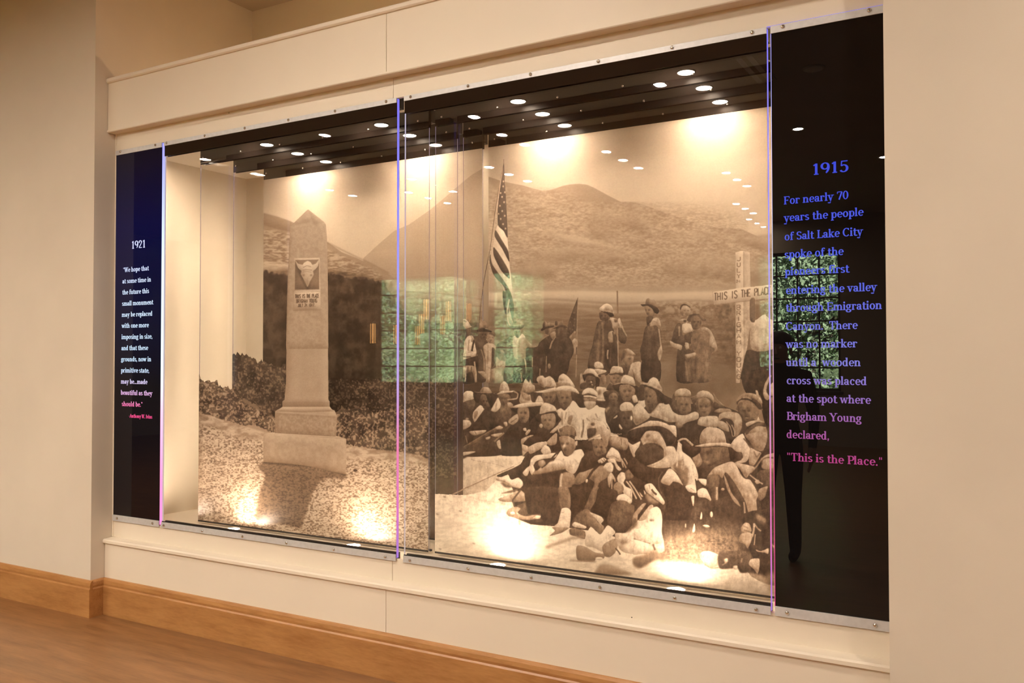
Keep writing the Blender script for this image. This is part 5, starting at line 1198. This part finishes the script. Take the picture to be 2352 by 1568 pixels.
# the two black sheets with glowing text
def text_sheet(xa, xb, label, m_sheet, m_text, lines, lit):
    t = thing('text_sheet', label, 'text panel', ((xa + xb) / 2, 0, FLZ))
    obj('black_sheet', boxes((xa, xb, 0.0, PT, 0.553, 2.765)), m_sheet, t)
    r1 = obj('top_rail', boxes((xa - 0.001, xb + 0.001, -0.006, -0.0006, ZT - 0.004, 2.766), bev=0.0008), M['alu'], t)
    r2 = obj('bottom_rail', boxes((xa - 0.001, xb + 0.001, -0.006, -0.0006, 0.543, ZB + 0.004), bev=0.0008), M['alu'], t)
    for x in (xa + 0.045, xb - 0.05):
        for z, r in ((2.756, r1), (0.561, r2)):
            obj('screw', screw_bm(x, -0.006, z), M['chrome'], r, True)
    bm = bmesh.new()
    for s, (ul, vl), (ur, vr), cap in lines:
        a, b = onY(ul, vl, -0.0012), onY(ur, vr, -0.0012)
        set_line(bm, s, a[0], b[0], (a[2] + b[2]) / 2, -0.0012, cap / 70.0)
    p = obj('glowing_text', bm, m_text, t)
    x, mt, lb = lit
    e = obj('lit_edge', boxes((x[0], x[1], 0.001, PT - 0.001, 0.556, 2.763)), mt, t); e['label'] = lb
    return t
T15 = [('1915', (1865, 403), (1949, 396), 0.0415)]
for s, l, r in (('For nearly 70', (1800, 470), (1949, 459)), ('years the people', (1801, 509), (1983, 498)), ('of Salt Lake City', (1802, 552), (1981, 543)),
                ('spoke of the', (1802, 594), (1937, 587)), ('pioneers first', (1803, 633), (1950, 628)), ('entering the valley', (1805, 675), (2013, 671)),
                ('through Emigration', (1805, 716), (2025, 712)), ('Canyon.  There', (1805, 759), (1969, 757)), ('was no marker', (1805, 800), (1968, 799)),
                ('until a  wooden', (1805, 842), (1976, 842)), ('cross was placed', (1806, 884), (1990, 885)), ('at the spot where', (1806, 926), (1999, 927)),
                ('Brigham Young', (1806, 967), (1978, 969)), ('declared,', (1806, 1008), (1904, 1010)), ('"This is the Place."', (1806, 1062), (2026, 1068))):
    T15.append((s, l, r, 0.0300))
ts = text_sheet(3.901, 4.300, 'black glass sheet headed 1915 with blue glowing text, right end of the case', M['black'], M['text15'], T15, ((3.8985, 3.9005), M['edge_pink'], 'edge glowing white at the top and pink at the bottom'))
e = obj('lit_edge', boxes((3.885, 4.3055, -0.004, -0.001, 2.7663, 2.7678)), M['edge'], ts); e['label'] = 'thin blue glow along the top'
T21 = [('1921', (302, 570), (334, 566), 0.045)]
rows21 = ['"We hope that', 'at some time in', 'the future this', 'small monument', 'may be replaced', 'with one more', 'imposing in size,', 'and that these', 'grounds, now in', 'primitive state,', 'may be...made', 'beautiful as they', 'should be."']
xr21 = [483, 500, 485, 517, 510, 482, 511, 476, 500, 486, 470, 508, 432]; xl21 = [283, 277, 276, 274, 272, 271, 269, 268, 266, 265, 264, 263, 270]
for i, s in enumerate(rows21):
    vb = 540 + (283 + 87.4 * i) / 3.409
    z = onY(200 + xl21[i] / 3.409, vb)[2]
    T21.append((s, (200 + xl21[i] / 3.409, vb), (200 + xr21[i] / 3.409, vb - 4 + 0.42 * i), 0.0275))
T21.append(('-Anthony W. Ivins', (295.5, 957), (349, 959), 0.021))
text_sheet(-0.004, 0.412, 'narrow black glass sheet headed 1921 with white glowing text, left end of the case', M['black21'], M['text21'], T21, ((0.4135, 0.4175), M['edge_hot'], 'edge glowing white with a pink foot'))

# ------------------------------------------------------------------ small lights inside the case
def puck(x, y, z, down, label, group, lens='caselamp'):
    t = thing('puck_light', label, 'light', (x, y, z), group)
    s, h = (-1, 0.0) if down else (1, 0.024)
    obj('light_ring', lathe(bmesh.new(), [(0.044, 0.0), (0.044, s * (h + 0.004)), (0.041, s * (h + 0.006)), (0.038, s * (h + 0.006)), (0.038, s * h)], (x, y, z), 28), M['lampring'], t, True)
    obj('lens', lathe(bmesh.new(), [(0.0372, s * (h + 0.001)), (0.036, s * (h + 0.0045)), (0.02, s * (h + 0.0055))], (x, y, z), 28), M[lens], t)
for x, nm in ((0.20, 'left'), (4.10, 'right')):  # unseen pucks added to brighten the end walls of the case
    puck(x, 0.10, CLZ - 0.0002, True, 'added unseen round ceiling light behind the black sheet at the %s end' % nm, 'added end lights inside the case')
    puck(x, 0.10, FLZ + 0.0002, False, 'added unseen round floor light behind the black sheet at the %s end' % nm, 'added end lights inside the case')
ORD = ['first', 'second', 'third', 'fourth']
GAP = ['behind the front glass sheets', 'behind the monument and seated-people sheets', 'behind the bush and standing-people sheets', 'behind the rearmost glass sheets, unseen and added to brighten the case back']
for g in range(4):  # the rearmost row is unseen, added to brighten the case back
    for i, x in enumerate((0.86, 1.72, 2.576, 3.436)):
        puck(x, PITCHY * (g + 0.5), CLZ - 0.0002, True, 'small round ceiling light, %s from the left, %s' % (ORD[i], GAP[g]), 'ceiling lights inside the case')
for g in range(4):  # only the front gap's row is seen; rows behind are added for light
    for i, x in enumerate((0.86, 1.735, 2.60, 3.462)):
        puck(x, PITCHY * (g + 0.5) + 0.01, FLZ + 0.0002, False, 'small round floor light, %s from the left, %s' % (ORD[i], GAP[g]), 'floor lights inside the case', 'floorlamp')

# ------------------------------------------------------------------ the room behind the camera
lamp_at = [(1.92, -4.11), (-0.10, -4.14), (-1.92, -3.92), (-4.0, -4.05), (2.67, -6.32), (3.30, -8.20), (-4.0, -5.8), (-2.5, -6.3), (-3.11, -7.04),
           (-1.19, -6.2), (0.46, -6.2), (1.36, -8.09), (0.83, -10.46), (0.6, -12.1), (-0.22, -4.9),
           (2.35, -1.9), (5.9, -1.6), (6.6, -4.4), (5.4, -7.0)]  # first on this line is added, unmirrored, to brighten the recess side
p0 = None
for i, (x, y) in enumerate(lamp_at):
    if p0 is None:
        p0 = thing('downlight', 'round recessed downlight in the cream room ceiling most seen mirrored in the glass, one added for light', 'ceiling light', (x, y, CEIL), 'ceiling downlights of the room')
        obj('trim_ring', lathe(bmesh.new(), [(0.075, -0.0005), (0.075, -0.006), (0.067, -0.010), (0.054, -0.010), (0.052, -0.0005)], (x, y, CEIL), 28), M['lampring'], p0, True)
        obj('lens', lathe(bmesh.new(), [(0.051, -0.001), (0.050, -0.006), (0.03, -0.007)], (x, y, CEIL), 28), M['roomlamp'], p0)
    else:
        r = p0.copy(); COL.objects.link(r); r.location = (x, y, CEIL)
        for c in p0.children:
            k = c.copy(); COL.objects.link(k); k.parent = r; k.matrix_parent_inverse = Matrix.Translation((-lamp_at[0][0], -lamp_at[0][1], -CEIL))
# two slot diffusers and a small round loudspeaker in the ceiling, mirrored in the top right glass
v = thing('ceiling_vent', 'pale double slot air diffuser in the room ceiling seen mirrored at the top right', 'vent', (2.775, -4.12, CEIL))
obj('vent_frame', boxes((2.68, 2.87, -4.52, -3.72, CEIL - 0.012, CEIL - 0.0005)), M['ceil'], v)
for x in (2.73, 2.82): obj('vent_slot', boxes((x - 0.022, x + 0.022, -4.48, -3.76, CEIL - 0.02, CEIL - 0.0122)), M['slat'], v)
spk = thing('ceiling_speaker', 'small grey round loudspeaker in the room ceiling seen mirrored on the 1915 sheet', 'speaker', (3.21, -4.38, CEIL))
obj('grille', lathe(bmesh.new(), [(0.085, -0.0005), (0.085, -0.01), (0.07, -0.016), (0.02, -0.018)], (3.21, -4.38, CEIL), 28), M['slat'], spk, True)
obj('rim', lathe(bmesh.new(), [(0.10, -0.0005), (0.10, -0.008), (0.0855, -0.010), (0.0855, -0.0005)], (3.21, -4.38, CEIL), 28), M['ceil'], spk, True)
# amber lanterns hanging behind the camera
def lantern(u, v, hgt, label, group):
    p = onY(u, v, 6.0); x, y, z = p[0], -6.0, p[2]
    t = thing('pendant_lantern', label, 'pendant lamp', (x, y, z), group)
    sh = obj('glass_shade', lathe(bmesh.new(), [(0.024, -hgt / 2), (0.033, -hgt / 2 + 0.01), (0.033, hgt / 2 - 0.01), (0.024, hgt / 2)], (x, y, z), 20), M['amber'], t, True)
    bm = bmesh.new()
    for k in range(6):
        a = k * math.pi / 3; box(bm, x + 0.04 * math.cos(a) - 0.006, x + 0.04 * math.cos(a) + 0.006, y + 0.04 * math.sin(a) - 0.006, y + 0.04 * math.sin(a) + 0.006, z - hgt / 2, z + hgt / 2)
    lathe(bm, [(0.06, hgt / 2), (0.06, hgt / 2 + 0.012), (0.03, hgt / 2 + 0.045)], (x, y, z), 20)
    lathe(bm, [(0.058, -hgt / 2 - 0.012), (0.058, -hgt / 2)], (x, y, z), 20)
    obj('cage', bm, M['bronze'], t)
    obj('rod', lathe(bmesh.new(), [(0.007, hgt / 2 + 0.04), (0.007, CEIL - z - 0.02), (0.05, CEIL - z - 0.018), (0.05, CEIL - z - 0.0005)], (x, y, z), 12), M['bronze'], t)
for (u, v), w in zip(((855, 765), (915, 740), (978, 710)), ('lowest', 'middle', 'highest')):
    lantern(u, v, 0.27, 'amber glass pendant lantern on a rod, %s of the three mirrored beside the middle gap' % w, 'amber pendant lanterns')
# a dark coated visitor standing beside the camera, seen only as a reflection
def person():
    px, py = 3.12, -3.45
    t = thing('person', 'person in dark jacket and dark trousers standing with arms down, mirrored on the 1915 sheet', 'person', (px, py, 0))
    J = {'pelvis': (0, 0, 0.93, .135, .105), 'belly': (0, 0, 1.05, .135, .10), 'chest': (0, 0.0, 1.25, .16, .115), 'upper': (0, -0.01, 1.38, .15, .10), 'neck': (0, 0.0, 1.46, .055, .055), 'head': (0, 0.02, 1.56, .075, .09), 'crown': (0, 0.015, 1.66, .07, .085), 'top': (0, 0.01, 1.71, .04, .05)}
    E = [('pelvis', 'belly'), ('belly', 'chest'), ('chest', 'upper'), ('upper', 'neck'), ('neck', 'head'), ('head', 'crown'), ('crown', 'top')]
    for s, n in ((-1, 'l'), (1, 'r')):
        J.update({n + 'sh': (s * .19, -.01, 1.37, .068, .07), n + 'el': (s * .25, -.03, 1.09, .047, .047), n + 'wr': (s * .25, .04, .86, .032, .035), n + 'palm': (s * .245, .06, .79, .034, .022),
                  n + 'hip': (s * .09, 0, .86, .095, .10), n + 'kn': (s * .10, .015, .49, .062, .065), n + 'an': (s * .105, -.02, .10, .045, .05), n + 'heel': (s * .107, -.01, .045, .042, .042), n + 'toe': (s * .115, .15, .035, .04, .033)})
        E += [('upper', n + 'sh'), (n + 'sh', n + 'el'), (n + 'el', n + 'wr'), (n + 'wr', n + 'palm'), ('pelvis', n + 'hip'), (n + 'hip', n + 'kn'), (n + 'kn', n + 'an'), (n + 'an', n + 'heel'), (n + 'heel', n + 'toe')]
        for f_, dx, ln in (('i', .022, .085), ('m', .007, .095), ('n', -.008, .088), ('k', -.022, .07)):
            J[n + f_ + '1'] = (s * (.245 - dx * .2), .065 + dx, .745, .0085, .0085); J[n + f_ + '2'] = (s * .235, .068 + dx, .745 - ln * .5, .008, .008); J[n + f_ + '3'] = (s * .222, .07 + dx, .745 - ln * .85, .007, .007)
            E += [(n + 'palm', n + f_ + '1'), (n + f_ + '1', n + f_ + '2'), (n + f_ + '2', n + f_ + '3')]
        J[n + 't1'] = (s * .232, .095, .79, .010, .010); J[n + 't2'] = (s * .222, .11, .755, .009, .009)
        E += [(n + 'wr', n + 't1'), (n + 't1', n + 't2')]
    keys = list(J); me = bpy.data.meshes.new('body')
    me.from_pydata([(px + J[k][0], py + J[k][1], J[k][2]) for k in keys], [(keys.index(a), keys.index(b)) for a, b in E], [])
    ob = bpy.data.objects.new('body', me); COL.objects.link(ob)
    sk = ob.modifiers.new('skin', 'SKIN')
    for i, k in enumerate(keys):
        me.skin_vertices[0].data[i].radius = J[k][3:5]
        me.skin_vertices[0].data[i].use_root = (k == 'pelvis')
    ob.modifiers.new('sub', 'SUBSURF').levels = 2; ob.modifiers['sub'].render_levels = 2
    dg = bpy.context.evaluated_depsgraph_get()
    me2 = bpy.data.meshes.new_from_object(ob.evaluated_get(dg)); bpy.data.objects.remove(ob)
    for m in ('cloth', 'skin', 'trouser'): me2.materials.append(M[m])
    for p in me2.polygons:
        c = p.center; p.use_smooth = True
        p.material_index = 1 if (c.z > 1.47 or (c.z < 0.85 and abs(c.x - px) > 0.2)) else (2 if c.z < 0.9 else 0)
    ob = bpy.data.objects.new('body', me2); COL.objects.link(ob); ob.parent = t; ob.matrix_parent_inverse = Matrix.Translation(-t.location)
    bm = bmesh.new(); bmesh.ops.create_uvsphere(bm, u_segments=20, v_segments=12, radius=1.0)
    for v in bm.verts: v.co = Vector((px + v.co.x * .092, py - 0.005 + v.co.y * .105, 1.645 + v.co.z * .078))
    obj('hair', bm, M['hair'], t, True)
    bm = bmesh.new()
    for s in (-1, 1):
        r = bmesh.ops.create_uvsphere(bm, u_segments=10, v_segments=8, radius=0.011)
        for v in r['verts']: v.co += Vector((px + s * .031, py + 0.098, 1.59))
    obj('eyes', bm, M['slat'], t, True)
    bm = bmesh.new(); lathe(bm, [(0.016, 1.535), (0.014, 1.55), (0.006, 1.595)], (px, py + 0.106, 0), 10); obj('nose', bm, M['skin'], t, True)
    bm = bmesh.new(); box(bm, px - .024, px + .024, py + .094, py + .104, 1.505, 1.514, 0.003); obj('mouth', bm, M['hair'], t, True)
    bm = bmesh.new()
    for s in (-1, 1):
        r = bmesh.ops.create_uvsphere(bm, u_segments=10, v_segments=8, radius=1)
        for v in r['verts']: v.co = Vector((px + s * .086 + v.co.x * .012, py + v.co.y * .02, 1.575 + v.co.z * .032))
    obj('ears', bm, M['skin'], t, True)
person()

# ------------------------------------------------------------------ garden outside the rear windows
gx = sum(a + b for a, b in wins) / 6
g = struct('ground_outside', boxes((-40, 30, REAR - 40, REAR - 0.25, -0.4, -0.15)), M['grass'])
bm = bmesh.new()
hp = [(-26.5, -0.3), (-29, 1.2), (-33, 4.6), (-38, 7.5), (-46, 9.0), (-46, -0.4), (-26.5, -0.4)]
prism_x(bm, hp, -40, 30)
struct('hill_outside', bm, M['hill'])
def tree(x, y, h, r, seed, label, mat):
    t = thing('tree', label, 'tree', (x, y, -0.15), 'trees outside the windows')
    rr = random.Random(seed)
    bm = bmesh.new()
    lathe(bm, [(0.15, -0.15), (0.11, h * 0.3), (0.06, h * 0.75), (0.02, h * 0.95)], (x, y, 0), 10)
    for k in range(9):
        a = rr.uniform(0, 6.28); z0 = h * rr.uniform(0.2, 0.65); ln = r * rr.uniform(0.6, 0.95)
        p0_, p1_ = Vector((x, y, z0)), Vector((x + math.cos(a) * ln, y + math.sin(a) * ln, z0 + ln * 0.6))
        d = (p1_ - p0_).normalized(); sx = d.orthogonal().normalized(); sy = d.cross(sx)
        ra = [bm.verts.new(p0_ + (sx * math.cos(q) + sy * math.sin(q)) * 0.06) for q in (0, 2.09, 4.19)]
        rb = [bm.verts.new(p1_ + (sx * math.cos(q) + sy * math.sin(q)) * 0.02) for q in (0, 2.09, 4.19)]
        for i in range(3): bm.faces.new((ra[i], ra[(i + 1) % 3], rb[(i + 1) % 3], rb[i]))
    obj('trunk', bm, M['bark'], t)
    R = np.random.default_rng(seed); n = 24000 if y > -20 else 6000
    cl = []
    while len(cl) < 90:
        q = R.uniform(-1, 1, 3)
        if q @ q < 1: cl.append((x + q[0] * r, y + q[1] * r, h * 0.56 + q[2] * h * 0.46))
    cl = np.array(cl)
    c = cl[R.integers(0, len(cl), n)] + R.normal(0, 0.30, (n, 3)) * np.array([r / 2.2, r / 2.2, 1.0])
    c[:, 0] = np.clip(c[:, 0], x - r, x + r); c[:, 1] = np.clip(c[:, 1], y - r, y + r); c[:, 2] = np.maximum(c[:, 2], 0.15)
    a = R.normal(0, 1, (n, 3)); a /= np.linalg.norm(a, axis=1, keepdims=True)
    b = np.cross(a, R.normal(0, 1, (n, 3))); b /= np.linalg.norm(b, axis=1, keepdims=True)
    sz = R.uniform(0.03, 0.075, (n, 1)) * (1 if y > -20 else 1.6)
    v = np.stack([c - a * sz, c + b * sz * .55, c + a * sz, c - b * sz * .55], 1).reshape(-1, 3)
    me = bpy.data.meshes.new('foliage'); me.from_pydata(v.tolist(), [], np.arange(n * 4).reshape(-1, 4).tolist()); me.materials.append(mat)
    ob = bpy.data.objects.new('foliage', me); COL.objects.link(ob); ob.parent = t; ob.matrix_parent_inverse = Matrix.Translation(-t.location)
for i, (x, y, h, r) in enumerate([(-10.3, -16.8, 6.6, 2.05), (-6.0, -16.8, 6.8, 2.05), (0.4, -16.8, 6.4, 2.05), (5.0, -16.8, 6.6, 2.0), (-12.4, -22.5, 8.5, 2.6), (-6.4, -22.8, 9.0, 2.6), (-0.4, -22.4, 8.4, 2.6), (5.6, -22.8, 9.0, 2.6)]):
    tree(x, y, h, r, 40 + i, 'leafy green tree outside the rear windows, seen mirrored in the glass', M['leaf'] if i % 2 else M['leaf2'])
